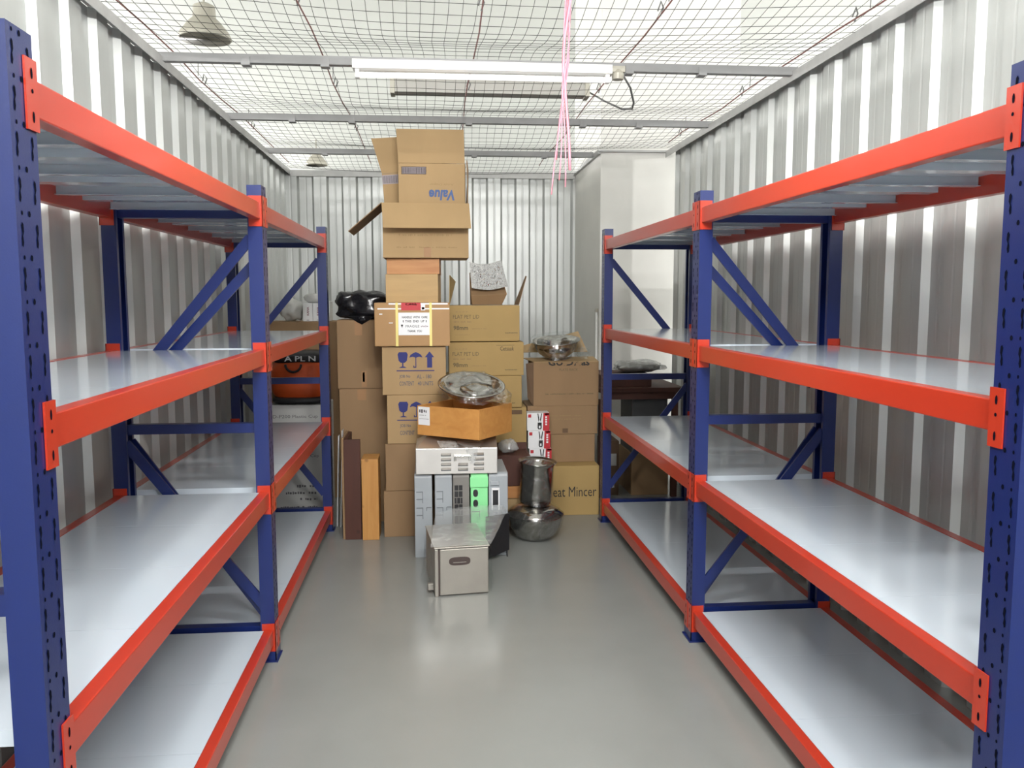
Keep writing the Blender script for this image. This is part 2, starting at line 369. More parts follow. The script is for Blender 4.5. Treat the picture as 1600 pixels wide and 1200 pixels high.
# ------------------------------------------------------------------ the two long runs of shelving
LEVELS = (0.140, 0.738, 1.336, 1.930)
PW, PD, BH = 0.092, 0.058, 0.066
def rack(label, xf, s, ys, depth):
    """xf aisle face, s = -1 when the rack lies left of the aisle, +1 right; ys the front edges of its three frames"""
    root = thing('shelving_rack', label, 'shelving rack', (xf+s*depth/2, ys[0], 0))
    xb = xf+s*depth
    def X(d): return xf+s*d                       # distance in from the aisle face
    for y in ys:
        for face, inn in ((xf, s), (xb, -s)):
            b = MB(); t = 0.003
            b.box(face, face+inn*t, y, y+PW, 0.006, 2.0)
            for yy in (y, y+PW-t):
                b.box(face+inn*t, face+inn*PD, yy, yy+t, 0.006, 2.0)
            b.box(face+inn*(PD-t), face+inn*PD, y+t, y+0.02, 0.006, 2.0).box(face+inn*(PD-t), face+inn*PD, y+PW-0.02, y+PW-t, 0.006, 2.0)
            fx = face-inn*0.0007
            def dec(pts): b.add([(fx, y+a, z) for a, z in pts], [list(range(len(pts)))], 1)
            z = 0.06
            while z < 1.96:
                for a in (0.018, 0.072):
                    dec([(a-.004, z), (a, z-.003), (a+.003, z+.006), (a+.001, z+.016), (a+.005, z+.024), (a+.004, z+.036), (a, z+.040), (a-.004, z+.034), (a-.001, z+.02), (a-.004, z+.012)])
                dec([(0.046+.0045*math.cos(k*PI/4), z+0.055+.0055*math.sin(k*PI/4)) for k in range(8)])
                dec([(0.020+.003*math.cos(k*PI/4), z+0.055+.004*math.sin(k*PI/4)) for k in range(8)])
                z += 0.075
            po = b.build('upright_post', [M['blue'], M['hole']], root)
            MB().box(face-inn*0.012, face+inn*(PD+0.012), y-0.012, y+PW+0.012, 0, 0.006).box(face-inn*0.004, face, y-0.004, y+PW+0.004, 0.006, 0.045).box(face-inn*0.004, face+inn*PD, y-0.004, y, 0.006, 0.045).build('base_plate', M['blue'], po)
        yc = y+PW/2
        for z in (1.888, 1.005, 0.130):
            MB().box(X(PD-0.004), X(depth-PD+0.004), yc-0.022, yc+0.022, z-0.02, z+0.02).build('cross_brace', M['blue'], root)
        for p, q in (((0.05, 1.79), (depth-0.05, 1.15)), ((depth-0.05, 0.95), (0.05, 0.25))):
            b = MB(); e = 0.10 if p[1] > 1 else 0.07
            b.bar((X(p[0]), yc-0.030, p[1]), (X(q[0]), yc-0.030, q[1]), 0.010, 0.042)
            if y < 5: b.bar((X(p[0]), yc+0.030, p[1]-(e if p[1] > 1 else 0)), (X(q[0]+(-0.03 if p[1] > 1 else 0)), yc+0.030, q[1]-(0 if p[1] > 1 else e)), 0.010, 0.040)
            b.build('diagonal_brace', M['blue'], root)
    for i in range(2):
        y0, y1 = ys[i]+PW, ys[i+1]
        for z in LEVELS:
            for face, inn in ((xf, s), (xb, -s)):
                b = MB().box(face+inn*0.006, face+inn*0.044, y0+0.004, y1-0.004, z-BH, z)
                bo = b.build('shelf_beam', M['red'], root, bevel=0.003)
                for e, (ya, sg) in enumerate(((y0, 1), (y1, -1))):   # plate at each end wraps the corner of the post
                    c = MB().box(face-inn*0.004, face+inn*0.052, ya, ya+sg*0.004, z-0.095, z+0.027)
                    c.box(face-inn*0.0045, face-inn*0.0008, ya-sg*0.040, ya+sg*0.004, z-0.095, z+0.027)
                    fx = face-inn*0.0052
                    for zz, h in ((z+0.002, .010), (z-0.028, .004), (z-0.072, .010)):
                        pts = [(ya-sg*0.018+.004*math.cos(k*PI/5), zz+h*math.sin(k*PI/5)) for k in range(10)]
                        c.add([(fx, a, q) for a, q in pts], [list(range(10))], 1)
                    c.build('end_connector', [M['red'], M['hole']], bo)
            n = 4; L = (y1-y0-0.012)/n
            for k in range(n):
                a = y0+0.006+k*L+0.0006; e = a+L-0.0012; xa, xe = X(0.0445), X(depth-0.0445)
                b = MB().box(xa, xe, a, e, z-0.004, z-0.0015)
                for yy in (a, e-0.002): b.box(xa, xe, yy, yy+0.002, z-0.034, z-0.004)
                b.box(xa, xe, a+0.002, a+0.016, z-0.034, z-0.032).box(xa, xe, e-0.016, e-0.002, z-0.034, z-0.032)
                b.box(xa, xe, (a+e)/2-0.03, (a+e)/2+0.03, z-0.026, z-0.024).box(xa, xe, (a+e)/2-0.03, (a+e)/2-0.028, z-0.024, z-0.004).box(xa, xe, (a+e)/2+0.028, (a+e)/2+0.03, z-0.024, z-0.004)
                b.build('deck_panel', M['deck'], root)
    return root
rack('tall blue and orange shelving rack with empty white shelves along the left wall', -0.6926, -1, (1.4993, 3.5533, 5.5869), 0.63)
rack('tall blue and orange shelving rack with empty white shelves along the right wall', 1.137, 1, (1.531, 3.5872, 5.633), 0.64)

# ------------------------------------------------------------------ overhead: cross bars, netting, cables, lamps
BARS = ((4.60, 'first'), (6.02, 'second'), (7.36, 'third'))
for y, w_ in ((4.60, 'grey steel cross bar under the netting with fluorescent batten hung from it'),
              (6.02, 'grey steel cross bar under the netting behind the white fluorescent batten'),
              (7.36, 'grey steel cross bar under the netting nearest the back wall')):
    x1 = XR-0.014 if y < 7 else 1.374
    t = thing('cross_bar', w_, 'bar', (0.3, y, 2.745), 'grey cross bars under the netting')
    MB().box(XL+0.014, x1, y-0.022, y+0.022, 2.745, 2.749).box(XL+0.014, x1, y-0.022, y-0.019, 2.749, 2.788).box(XL+0.014, x1, y+0.019, y+0.022, 2.749, 2.788).build('channel', M['bar'], t)
    for cx in ((-0.95, -0.55, 0.25, 1.05, 1.45) if y < 7 else (-0.9, 0.35, 0.95)):
        MB().box(cx-0.022, cx+0.022, y-0.027, y+0.03, 2.733, 2.745).box(cx-0.022, cx+0.022, y-0.027, y-0.0225, 2.745, 2.775).build('clamp', M['bar'], t)

def net_z(x, y):
    t = ((y-4.60)/1.41) % 1.0
    sag = 0.085*math.sin(PI*t)**2*(0.35+0.65*math.sin(PI*(x-XL)/(XR-XL)))
    return 2.800-sag+0.012*noise.noise(Vector((x*1.7, y*1.7, 0)))*math.sin(PI*t)
def net():
    b = MB(); P = 0.0565; Q = 0.096; x0, y0 = XL+0.005, 1.2; nx = int((XR-XL-0.01)/P); ny = int((YB-y0)/Q)
    def pt(i, j):
        x = x0+i*P; y = y0+j*Q
        x += 0.022*noise.noise(Vector((x*1.3, y*1.1, 5))); y += 0.03*noise.noise(Vector((x*1.5, y*1.3, 9)))
        x = min(max(x, XL+0.004), XR-0.004); y = min(y, YB-0.002)
        return Vector((x, y, net_z(x, y)))
    G = [[pt(i, j) for j in range(ny+1)] for i in range(nx+1)]
    def ok(p): return not (p.x > 1.37 and p.y > 7.10)
    def strand(pts):
        run = []
        for p in pts+[None]:
            if p is not None and ok(p): run.append(p)
            else:
                if len(run) > 1: b.tube(run, 0.0014, 3, cap=False)
                run = []
    for i in range(nx+1): strand(G[i])
    for j in range(ny+1): strand([G[i][j] for i in range(nx+1)])
    o = b.build('safety_net', M['net'], base=(0.3, 4.8, 2.8))
    return tag(o, 'dark square mesh safety netting stretched over the top of the storage unit', 'net')
net()
for x, lb in ((XL+0.055, 'dark red support cable along the top of the left wall'), (-0.58, 'dark red support cable above the netting, left of the fluorescent batten'),
              (0.22, 'dark red support cable above the netting over the fluorescent batten'), (1.03, 'dark red support cable above the netting beside the hanging pink strings'),
              (XR-0.05, 'dark red support cable along the top of the right wall')):
    yend = 8.3 if x < 1.9 else 7.0
    t = thing('support_cable', lb, 'cable', (x, 4.5, 2.83), 'cables carrying the netting')
    MB().tube([(x+0.01*math.sin(k*1.3), 1.2+(yend-1.2)*k/14, 2.822+0.006*math.sin(k*2.1)) for k in range(15)], 0.004, 6).build('cable', M['cable_red'], t, smooth=True)
    for yy in (3.75, 5.2, 6.55):
        MB().tube([(x, yy, 2.826), (x+0.004, yy, 2.93)], 0.0025, 5).build('hanger', M['grey_plast'], t)
        MB().tube([(x-0.012, yy+0.14, 2.83), (x, yy+0.13, 2.87), (x+0.014, yy+0.14, 2.845), (x, yy+0.14, 2.81)], 0.004, 5).build('hook', M['grey_plast'], t)

# batten under the first cross bar, its unlit tube given a faint glow
t = thing('fluorescent_batten', 'white fluorescent batten with bare tube hanging under the nearest grey cross bar', 'light', (0.27, 4.48, 2.65))
x0, x1 = -0.40, 0.93
b = MB(); b.prism([(4.445, 2.742), (4.515, 2.742), (4.515, 2.698), (4.445, 2.698)], 'x', x0, x1).build('housing', M['white'], t)
MB().tube([(x0+0.035, 4.48, 2.672), (x1-0.035, 4.48, 2.672)], 0.014, 14).build('tube', M['tube'], t, smooth=True)
for xx in (x0+0.012, x1-0.032): MB().box(xx, xx+0.022, 4.462, 4.498, 2.655, 2.701).build('lamp_holder', M['white'], t, bevel=0.003)
MB().lathe([(0.0, 0), (0.03, 0), (0.032, 0.03), (0.02, 0.05), (0, 0.05)], (x1+0.035, 4.48, 2.675), 16).box(x1, x1+0.07, 4.46, 4.50, 2.71, 2.74).build('junction_box', M['lamp_shade'], t)
MB().tube([(x1+0.065, 4.48, 2.695), (x1+0.13, 4.6, 2.665), (x1+0.22, 4.9, 2.655), (x1+0.28, 5.2, 2.685), (x1+0.27, 5.45, 2.74), (x1+0.19, 5.6, 2.82), (x1+0.105, 5.69, 2.895)], 0.006, 6).build('power_cable', M['grey_plast'], t, smooth=True)
# second batten lying above the net
t = thing('fluorescent_batten', 'grey closed fluorescent batten lying above the netting behind the bare tube batten', 'light', (0.3, 5.7, 2.86))
x0, x1 = -0.27, 1.03
MB().prism([(5.645, 2.865), (5.755, 2.865), (5.755, 2.93), (5.735, 2.955), (5.665, 2.955), (5.645, 2.93)], 'x', x0+0.03, x1-0.03).build('housing', M['fixture'], t)
for a, c in ((x0, x0+0.03), (x1-0.03, x1)): MB().box(a, c, 5.64, 5.76, 2.855, 2.96).build('end_cap', M['lamp_shade'], t, bevel=0.004)
# high bay pendants of the hall, above the net
for (lx, ly, lz, rr, lb) in ((-2.33, 9.3, 4.20, 0.26, 'round metal high bay lamp above the netting at the upper left'),
                             (-2.55, 19.3, 4.44, 0.235, 'small distant high bay lamp above the netting near the back wall')):
    t = thing('pendant_lamp', lb, 'lamp', (lx, ly, lz), 'high bay lamps in the hall')
    MB().lathe([(rr, 0), (rr*1.03, 0.01), (rr*0.93, 0.07), (rr*0.62, 0.17), (rr*0.50, 0.20), (rr*0.47, 0.20), (rr*0.6, 0.165), (rr*0.9, 0.065), (rr*0.97, 0.0)], (lx, ly, lz), 32).build('lamp_shade', M['lamp_shade'], t, smooth=True)
    MB().lathe([(0, 0.20), (rr*0.45, 0.20), (rr*0.42, 0.33), (rr*0.2, 0.36), (0, 0.36)], (lx, ly, lz), 24).build('ballast_housing', M['lamp_shade'], t)
    MB().lathe([(0, 0.0), (rr*0.5, 0.008), (rr*0.85, 0.03), (rr*0.80, 0.05), (0, 0.06)], (lx, ly, lz), 24).build('bulb', M['lamp_glow'], t, smooth=True)
    MB().tube([(lx, ly, lz+0.36), (lx, ly, 4.999)], 0.012, 6).build('stem', M['lamp_shade'], t)
# pink string hanging through the net
b = MB()
for k in range(6):
    pts = []; zb = (1.96, 2.02, 2.10, 1.99, 2.3, 2.06)[k]
    for i in range(15):
        f = i/14; z = 2.785-f*(2.785-zb)
        pts.append((0.545+0.012*math.sin(k*2.1+f*5+k)+0.030*(k-2.5)/2.5*abs(0.35-f)*1.4-0.03*f, 3.46+0.012*math.cos(k*1.7+f*4), z))
    b.tube(pts, 0.0028 if k < 5 else 0.006, 5)
tag(b.build('hanging_string', M['pink'], base=(0.545, 3.46, 2.8), smooth=True), 'bunch of pink plastic strings hanging down from the netting', 'string')

# ------------------------------------------------------------------ the goods piled at the far end
def carton(label, x, y, z, mt, group=None, name='cardboard_carton', flaps=True, cat='box', tape=None, bev=0.004, seam=True):
    """closed carton: x, y, z ranges; body, top seam, tape"""
    t = thing(name, label, cat, ((x[0]+x[1])/2, (y[0]+y[1])/2, z[0]), group)
    MB().box(x[0], x[1], y[0], y[1], z[0], z[1]-0.002).build('body', M[mt], t, bevel=bev)
    if seam:
        m = (y[0]+y[1])/2
        MB().box(x[0]+0.003, x[1]-0.003, y[0]+0.003, m-0.001, z[1]-0.002, z[1]).box(x[0]+0.003, x[1]-0.003, m+0.001, y[1]-0.003, z[1]-0.002, z[1]).build('top_flaps', M[mt], t)
    if tape:
        a, w_, d, k = tape
        b = MB().box(a-w_/2, a+w_/2, y[0]-0.0009, y[0]-0.0003, z[1]-0.003-d, z[1]-0.003)
        b.build('tape_strip', M[k], t)
    return t
def printed(t, p, mats, name='printing'):
    return p.build(name, [M[k] for k in mats], t)

# --- left stack of two tall cartons with the black bag
t = carton('tall brown cardboard carton standing behind the dark board, under another carton', (-0.652, -0.310), (5.80, 6.18), (0, 0.928), 'brown', tape=(-0.50, 0.06, 0.075, 'tape'))
t = carton('brown cardboard carton with black plastic bag lying on its top', (-0.660, -0.335), (5.80, 6.18), (0.930, 1.396), 'brown', tape=(-0.515, 0.05, 0.10, 'tape'))
printed(t, Print((-0.5, 5.80, 0.94)).rect(0.0, 0.035, 0.0, 0.11, 0).rect(0.008, 0.022, 0.035, 0.10, 1), ('tape', 'dark_board'), 'tape_patch')
b = MB().blob((-0.475, 5.95, 1.491), (0.195, 0.125, 0.096), 2.5, 0.30, 1.7, 11, 44, 0.07)
b.blob((-0.600, 5.94, 1.535), (0.075, 0.085, 0.055), 2.4, 0.25, 2.2, 3, 26, 0.06)
b.hexa([(-0.52, 5.796, 1.38), (-0.49, 5.796, 1.365), (-0.49, 5.799, 1.365), (-0.52, 5.799, 1.38), (-0.58, 5.80, 1.42), (-0.40, 5.80, 1.42), (-0.40, 5.88, 1.43), (-0.58, 5.88, 1.43)])
tag(b.build('rubbish_bag', M['black_bag'], base=(-0.475, 5.94, 1.398), smooth=True), 'crumpled black plastic rubbish bag on top of the left brown carton stack', 'bag')

# --- boards and sheets standing at the left
t = thing('wooden_board', 'dark brown wooden board standing on end beside the pine plank', 'board', (-0.54, 5.5, 0))
MB().box(-0.585, -0.482, 5.37, 5.40, 0, 0.648).box(-0.585, -0.565, 5.40, 5.72, 0, 0.648).build('panel', M['dark_wood'], t, bevel=0.002)
MB().box(-0.600, -0.586, 5.385, 5.72, 0, 0.655).build('side_sheet', M['brown'], t)
t = thing('wooden_plank', 'orange pine plank with dark knots standing on end', 'plank', (-0.42, 5.44, 0))
MB().box(-0.474, -0.368, 5.35, 5.55, 0, 0.525).build('plank', M['pine'], t, bevel=0.003)
for i, (xx, ll, lb) in enumerate(((-0.665, 0.62, 'thin white foam sheet leaning between shelving rack and brown carton, the outer one'), (-0.638, 0.66, 'thin white foam sheet leaning against the dark brown board, the inner one'))):
    tag(MB().hexa([(xx-0.012, 5.70-0.02*i, 0), (xx-0.007, 5.70-0.02*i, 0), (xx-0.007, 5.76, 0), (xx-0.012, 5.76, 0), (xx+0.010, 5.70-0.02*i, ll), (xx+0.015, 5.70-0.02*i, ll), (xx+0.015, 5.76, ll), (xx+0.010, 5.76, ll)]).build('foam_sheet', M['paper'], base=(xx, 5.7, 0)), lb, 'sheet', 'foam sheets behind the left rack')

# --- middle stack of export cartons
def goblet(p, a, b, s, mi=0):
    p.poly([(a-.032*s, b+.085*s), (a-.026*s, b+.045*s), (a-.012*s, b+.032*s), (a+.012*s, b+.032*s), (a+.026*s, b+.045*s), (a+.032*s, b+.085*s), (a+.024*s, b+.100*s), (a-.024*s, b+.100*s)], mi)
    p.rect(a-.004*s, a+.004*s, b+.006*s, b+.033*s, mi); p.poly([(a-.025*s, b), (a+.025*s, b), (a+.010*s, b+.008*s), (a-.010*s, b+.008*s)], mi)
def brolly(p, a, b, s, mi=0):
    p.poly([(a-.042*s, b+.065*s), (a-.021*s, b+.070*s), (a, b+.064*s), (a+.021*s, b+.070*s), (a+.042*s, b+.065*s), (a+.033*s, b+.083*s), (a+.015*s, b+.094*s), (a, b+.100*s), (a-.015*s, b+.094*s), (a-.033*s, b+.083*s)], mi)
    p.rect(a-.0025*s, a+.0025*s, b+.006*s, b+.066*s, mi); p.rect(a-.016*s, a+.0025*s, b, b+.006*s, mi); p.rect(a-.016*s, a-.011*s, b, b+.014*s, mi)
def arrow(p, a, b, s, mi=0):
    p.poly([(a-.016*s, b), (a+.016*s, b), (a+.016*s, b+.066*s), (a-.016*s, b+.066*s)], mi); p.poly([(a-.030*s, b+.066*s), (a+.030*s, b+.066*s), (a, b+.104*s)], mi)
def export(p, x0, z0):
    goblet(p, x0+.045, z0+.110, 1); brolly(p, x0+.128, z0+.110, 1); arrow(p, x0+.215, z0+.110, 1)
    p.rect(x0+.005, x0+.245, z0+.088, z0+.094)
    p.text('JOB No', x0+.022, z0+.040, .070, .026, 1, bold=.02).text('AL - 180', x0+.132, z0+.040, .094, .026, 1, bold=.02)
    p.text('CONTENT', x0+.022, z0-.005, .093, .028, 1, bold=.02).text('40 UNITS', x0+.138, z0-.005, .098, .028, 1, bold=.02)
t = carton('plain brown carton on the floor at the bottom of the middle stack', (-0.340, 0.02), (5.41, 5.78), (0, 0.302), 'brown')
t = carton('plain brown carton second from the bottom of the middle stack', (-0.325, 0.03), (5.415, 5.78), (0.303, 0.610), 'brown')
t = carton('tan export carton with half hidden glass symbol behind the steel basin and wooden box', (-0.309, 0.085), (5.41, 5.78), (0.611, 0.926), 'tan')
p = Print((-0.309, 5.41, 0.611)); export(p, 0.058, 0.062); printed(t, p, ('ink_blue', 'ink_grey'))
t = carton('tan export carton printed with glass, umbrella and arrow symbols', (-0.336, 0.069), (5.41, 5.78), (0.927, 1.238), 'tan')
p = Print((-0.336, 5.41, 0.927)); export(p, 0.086, 0.064); printed(t, p, ('ink_blue', 'ink_grey'))
t = carton('orange brown carton with yellow straps and white fragile label', (-0.377, 0.096), (5.38, 5.76), (1.240, 1.514), 'orange_board')
MB().box(-0.245, -0.229, 5.3785, 5.3797, 1.240, 1.5145).box(-0.245, -0.229, 5.3785, 5.45, 1.5142, 1.5149).build('strap', M['strap'], t)
MB().box(-0.033, -0.017, 5.3785, 5.3797, 1.240, 1.5145).box(-0.033, -0.017, 5.3785, 5.45, 1.5142, 1.5149).build('strap', M['strap'], t)
p = Print((-0.377, 5.38, 1.240), lift=0.0006); p.rect(0.02, 0.470, 0.232, 0.240, 0).rect(0.09, 0.46, 0.262, 0.272, 0); p.rect(0.03, 0.05, 0.20, 0.206, 0); p.rect(0.09, 0.115, 0.145, 0.15, 0); printed(t, p, ('paper',), 'shiny_tape')
p = Print((-0.377, 5.38, 1.240), lift=0.0008); p.rect(0.168, 0.290, 0.226, 0.274, 0); p.text('CARE', 0.195, 0.258, 0.07, 0.013, 1, bold=.03); p.rect(0.292, 0.318, 0.226, 0.268, 1); p.rect(0.297, 0.313, 0.232, 0.246, 0); printed(t, p, ('ink_red', 'paper'), 'red_label')
p = Print((-0.377, 5.38, 1.240), lift=0.0016); p.rect(0.149, 0.345, 0.070, 0.212, 0)
p.text('HANDLE  WITH  CARE', 0.172, 0.176, 0.160, 0.014, 1, bold=.02).text('THIS  END  UP', 0.192, 0.151, 0.120, 0.014, 1, bold=.02)
for a in (0.180, 0.324): arrow(p, a, 0.151, 0.14, 1)
goblet(p, 0.172, 0.118, 0.19, 1); p.text('FRAGILE', 0.194, 0.119, 0.086, 0.014, 1).blur(0.290, 0.119, 0.045, 0.013, 2, 4); p.text('THANK  YOU', 0.206, 0.089, 0.090, 0.014, 1, bold=.02)
for f in range(len(p.v)):
    if f >= 4: p.v[f] = (p.v[f][0], p.v[f][1]-0.0005, p.v[f][2])
printed(t, p, ('paper', 'ink_black', 'ink_lilac'), 'white_label')
# wooden boxes in the stack
def wooden_box(label, x, y, z, mt):
    t = thing('wooden_box', label, 'box', ((x[0]+x[1])/2, (y[0]+y[1])/2, z[0]))
    MB().box(x[0], x[1], y[0], y[0]+0.014, z[0], z[1]).build('front_side', M[mt], t, bevel=0.0015)
    MB().box(x[0], x[1], y[1]-0.014, y[1], z[0], z[1]).build('back_side', M[mt], t, bevel=0.0015)
    MB().box(x[0], x[0]+0.014, y[0]+0.0145, y[1]-0.0145, z[0], z[1]).build('left_side', M[mt], t)
    MB().box(x[1]-0.014, x[1], y[0]+0.0145, y[1]-0.0145, z[0], z[1]).build('right_side', M[mt], t)
    MB().box(x[0]+0.0145, x[1]-0.0145, y[0]+0.0145, y[1]-0.0145, z[0], z[0]+0.01).build('bottom', M[mt], t)
    MB().box(x[0]+0.0145, x[1]-0.0145, y[0]+0.0145, y[1]-0.0145, z[1]-0.01, z[1]).build('lid', M[mt], t)
    return t
wooden_box('pale pine wooden box standing on the fragile carton', (-0.298, 0.034), (5.45, 5.74), (1.515, 1.694), 'pine_pale').rotation_euler.z = -0.07
wooden_box('shallow reddish wooden box under the open carton', (-0.293, 0.040), (5.46, 5.74), (1.695, 1.794), 'pine_red').rotation_euler.z = -0.05
# open carton with upside-down cartons in it
t = thing('open_carton', 'open cardboard carton with spread flaps near the top of the tall stack', 'box', (-0.05, 5.6, 1.796))
x0, x1, y0, y1, z0, z1, th = -0.318, 0.219, 5.41, 5.79, 1.796, 2.135, 0.006
b = MB().box(x0, x1, y0, y0+th, z0, z1).box(x0, x1, y1-th, y1, z0, z1).box(x0, x0+th, y0+th, y1-th, z0, z1).box(x1-th, x1, y0+th, y1-th, z0, z1).box(x0+th, x1-th, y0+th, y1-th, z0, z0+th)
b.build('body', M['tan'], t, bevel=0.001)
MB().slab((x0-0.004, y0-0.008, z1), (x1+0.004, y0-0.008, z1), (x1+0.012, y0-0.115, z1-0.162), (x0+0.010, y0-0.115, z1-0.162), 0.005).build('front_flap', M['tan'], t)
MB().slab((x0-0.002, y0, z1), (x0-0.002, y1, z1), (x0-0.212, y1-0.01, z1-0.178), (x0-0.212, y0+0.01, z1-0.178), 0.005).build('side_flap', M['brown'], t)
MB().slab((x1, y0+0.01, z1), (x1, y1, z1), (x1+0.018, y1-0.02, z1+0.255), (x1-0.004, y0+0.03, z1+0.27), -0.005).build('side_flap', M['brown'], t)
p = Print((x0, y0, z0)); p.blur(0.085, 0.060, 0.38, 0.010, 0, 3); p.rect(0.255, 0.300, 0.004, 0.066, 1); p.blur(0.10, 0.135, 0.33, 0.012, 0, 5); printed(t, p, ('ink_pale', 'tape'))
def upside_carton(label, x, y, z, ztop, xf, bars, group):
    t = thing('cardboard_carton', label, 'box', ((x[0]+x[1])/2, (y[0]+y[1])/2, z[0]), group)
    MB().box(x[0], x[1], y[0], y[1], z[0], z[1]).build('body', M['tan'], t, bevel=0.003)
    MB().hexa([(x[0]+0.001, y[0]-0.001, z[1]+0.001), (x[1]-0.001, y[0]-0.001, z[1]+0.001), (x[1]-0.001, y[0]+0.004, z[1]+0.001), (x[0]+0.001, y[0]+0.004, z[1]+0.001),
               (xf[0], y[0]-0.012, ztop), (xf[1], y[0]-0.012, ztop), (xf[1], y[0]-0.007, ztop), (xf[0], y[0]-0.007, ztop)]).build('front_flap', M['tan'], t)
    return t
UC = 'upside-down cartons at the top of the stack'
t = upside_carton('upside-down tan carton with blue lettering, topmost of the tall stack', (-0.217, 0.200), (5.44, 5.585), (1.804, 2.383), 2.590, (-0.226, 0.194), 0, UC)
p = Print((-0.217, 5.44, 2.10)); p.text('Value', 0.350, 0.122, 0.160, 0.066, 0, shear=0.15, bold=0.035, rot=PI).text('Adult Diaper', 0.345, 0.165, 0.150, 0.018, 1, rot=PI)
p.rect(0.020, 0.174, 0.216, 0.262, 2)
for k in range(26): p.rect(0.026+k*0.0056, 0.026+k*0.0056+(0.0022 if k % 3 else 0.0036), 0.221, 0.257, 3)
p.rect(0.020, 0.174, 0.259, 0.262, 4).rect(0.020, 0.174, 0.216, 0.219, 4).rect(0.020, 0.023, 0.216, 0.262, 4).rect(0.171, 0.174, 0.216, 0.262, 4)
for k in range(4, len(p.v)):
    pass
q = Print((-0.217, 5.44, 2.10), lift=0.0006); q.rect(0.020, 0.174, 0.216, 0.262, 0); printed(t, q, ('ink_lilac',), 'label_patch')
printed(t, p, ('ink_soft', 'ink_pale', 'ink_lilac', 'ink_grey', 'ink_grey'))
MB().box(0.2005, 0.2035, 5.445, 5.585, 2.13, 2.385).build('side_flap', M['dark_board'], t)
t = upside_carton('upside-down tan carton with grey barcode band, left of the topmost carton', (-0.292, 0.10), (5.60, 5.77), (1.804, 2.338), 2.560, (-0.340, 0.10), 0, UC)
p = Print((-0.292, 5.60, 2.10), lift=0.0006); p.rect(0.0, 0.12, 0.170, 0.228, 0); printed(t, p, ('ink_lilac',), 'barcode_band')
p = Print((-0.292, 5.60, 2.10), lift=0.0012)
for k in range(22): p.rect(0.004+k*0.005, 0.0055+k*0.005+(k % 3)*0.0008, 0.176, 0.222, 0)
printed(t, p, ('ink_grey',)); t.rotation_euler.y = math.radians(-4); t.location.z += 0.016

# --- lid cartons behind the middle stack
LG = 'yellow lid cartons in the rear stack'
def lid_carton(label, x, y, z, top=False, sticker=False, txt=True):
    t = carton(label, x, y, z, 'yellow', LG, seam=not top)
    p = Print((x[0], y[0], z[0])); h = z[1]-z[0]
    if txt:
        p.blur(0.035, h-0.050, 0.09, 0.008, 1, 2).text('FLAT PET LID', 0.025, h-0.092, 0.180, 0.026, 0).blur(0.030, h-0.120, 0.12, 0.012, 1, 3)
        p.text('98mm', 0.028, h-0.170, 0.100, 0.030, 0, bold=.02).blur(0.155, h-0.166, 0.10, 0.008, 1, 6).blur(0.040, h-0.205, 0.10, 0.006, 1, 7)
        p.blur(0.385, h-0.195, 0.085, 0.008, 0, 9)
        if sticker:
            p.rect(0.325, 0.450, h-0.022, h-0.019, 0)
        printed(t, p, ('ink_olive', 'ink_pale'))
    if sticker:
        q = Print((x[0], y[0], z[0]), lift=0.001); q.rect(0.345, 0.455, h-0.105, h-0.025, 0).text('Cetsaak', 0.352, h-0.058, 0.095, 0.028, 1)
        for k in range(4, len(q.v)): q.v[k] = (q.v[k][0], q.v[k][1]-0.0005, q.v[k][2])
        printed(t, q, ('yellow', 'ink_black'), 'sticker')
    return t
t = lid_carton('tall yellow brown carton at the bottom of the lid stack, beside red and white boxes', (0.110, 0.632), (5.82, 6.17), (0, 0.786), txt=False)
printed(t, Print((0.110, 5.82, 0.0)).rect(0.41, 0.49, 0.735, 0.765, 0), ('dark_board',), 'dark_label')
lid_carton('yellow brown lid carton third from the top, half behind the steel basin', (0.080, 0.597), (5.80, 6.15), (0.787, 1.008))
lid_carton('yellow brown lid carton with handwritten sticker, second from the top', (0.095, 0.610), (5.80, 6.15), (1.010, 1.240), sticker=True)
t = lid_carton('open yellow brown lid carton under the foil wrapped package', (0.100, 0.584), (5.82, 6.17), (1.246, 1.494), top=True)
MB().slab((0.100, 5.84, 1.494), (0.100, 6.16, 1.494), (0.150, 6.14, 1.66), (0.105, 5.90, 1.70), 0.004).build('side_flap', M['yellow'], t)
MB().slab((0.582, 5.84, 1.494), (0.582, 6.16, 1.494), (0.66, 6.12, 1.70), (0.64, 5.88, 1.69), -0.004).build('side_flap', M['brown'], t)
# foil package
t = thing('foil_package', 'brown package with crumpled silver foil lid on the lid cartons', 'package', (0.37, 6.0, 1.494))
MB().hexa([(0.262, 5.93, 1.495), (0.470, 5.93, 1.495), (0.480, 6.10, 1.495), (0.255, 6.10, 1.495), (0.252, 5.90, 1.560), (0.505, 5.90, 1.570), (0.478, 6.13, 1.725), (0.252, 6.13, 1.725)]).build('body', M['brown'], t, bevel=0.004)
def foil(u, v):
    x = 0.258+0.252*u; y = 5.885+0.255*v; z = 1.612+0.012*u+0.190*v
    x += (0.252-0.258)*v*(1-u)-0.030*v*u
    e = min(1, 6*min(u, 1-u))*min(1, 6*min(v, 1-v))
    d = 0.014*noise.noise(Vector((u*4+v*3, (v-u)*6, 1)))+0.012*abs(noise.noise(Vector((u*7+v*4, (v-u)*12, 4))))+0.006*noise.noise(Vector((u*22, v*20, 2)))
    d = d*(0.25+0.75*e)-0.020*math.sin(PI*u)*(1-v)-0.022*math.sin(PI*u)*v
    return (x, y-0.5*d, z+d)
MB().grid(foil, 44, 44).build('foil_lid', M['foil'], t)

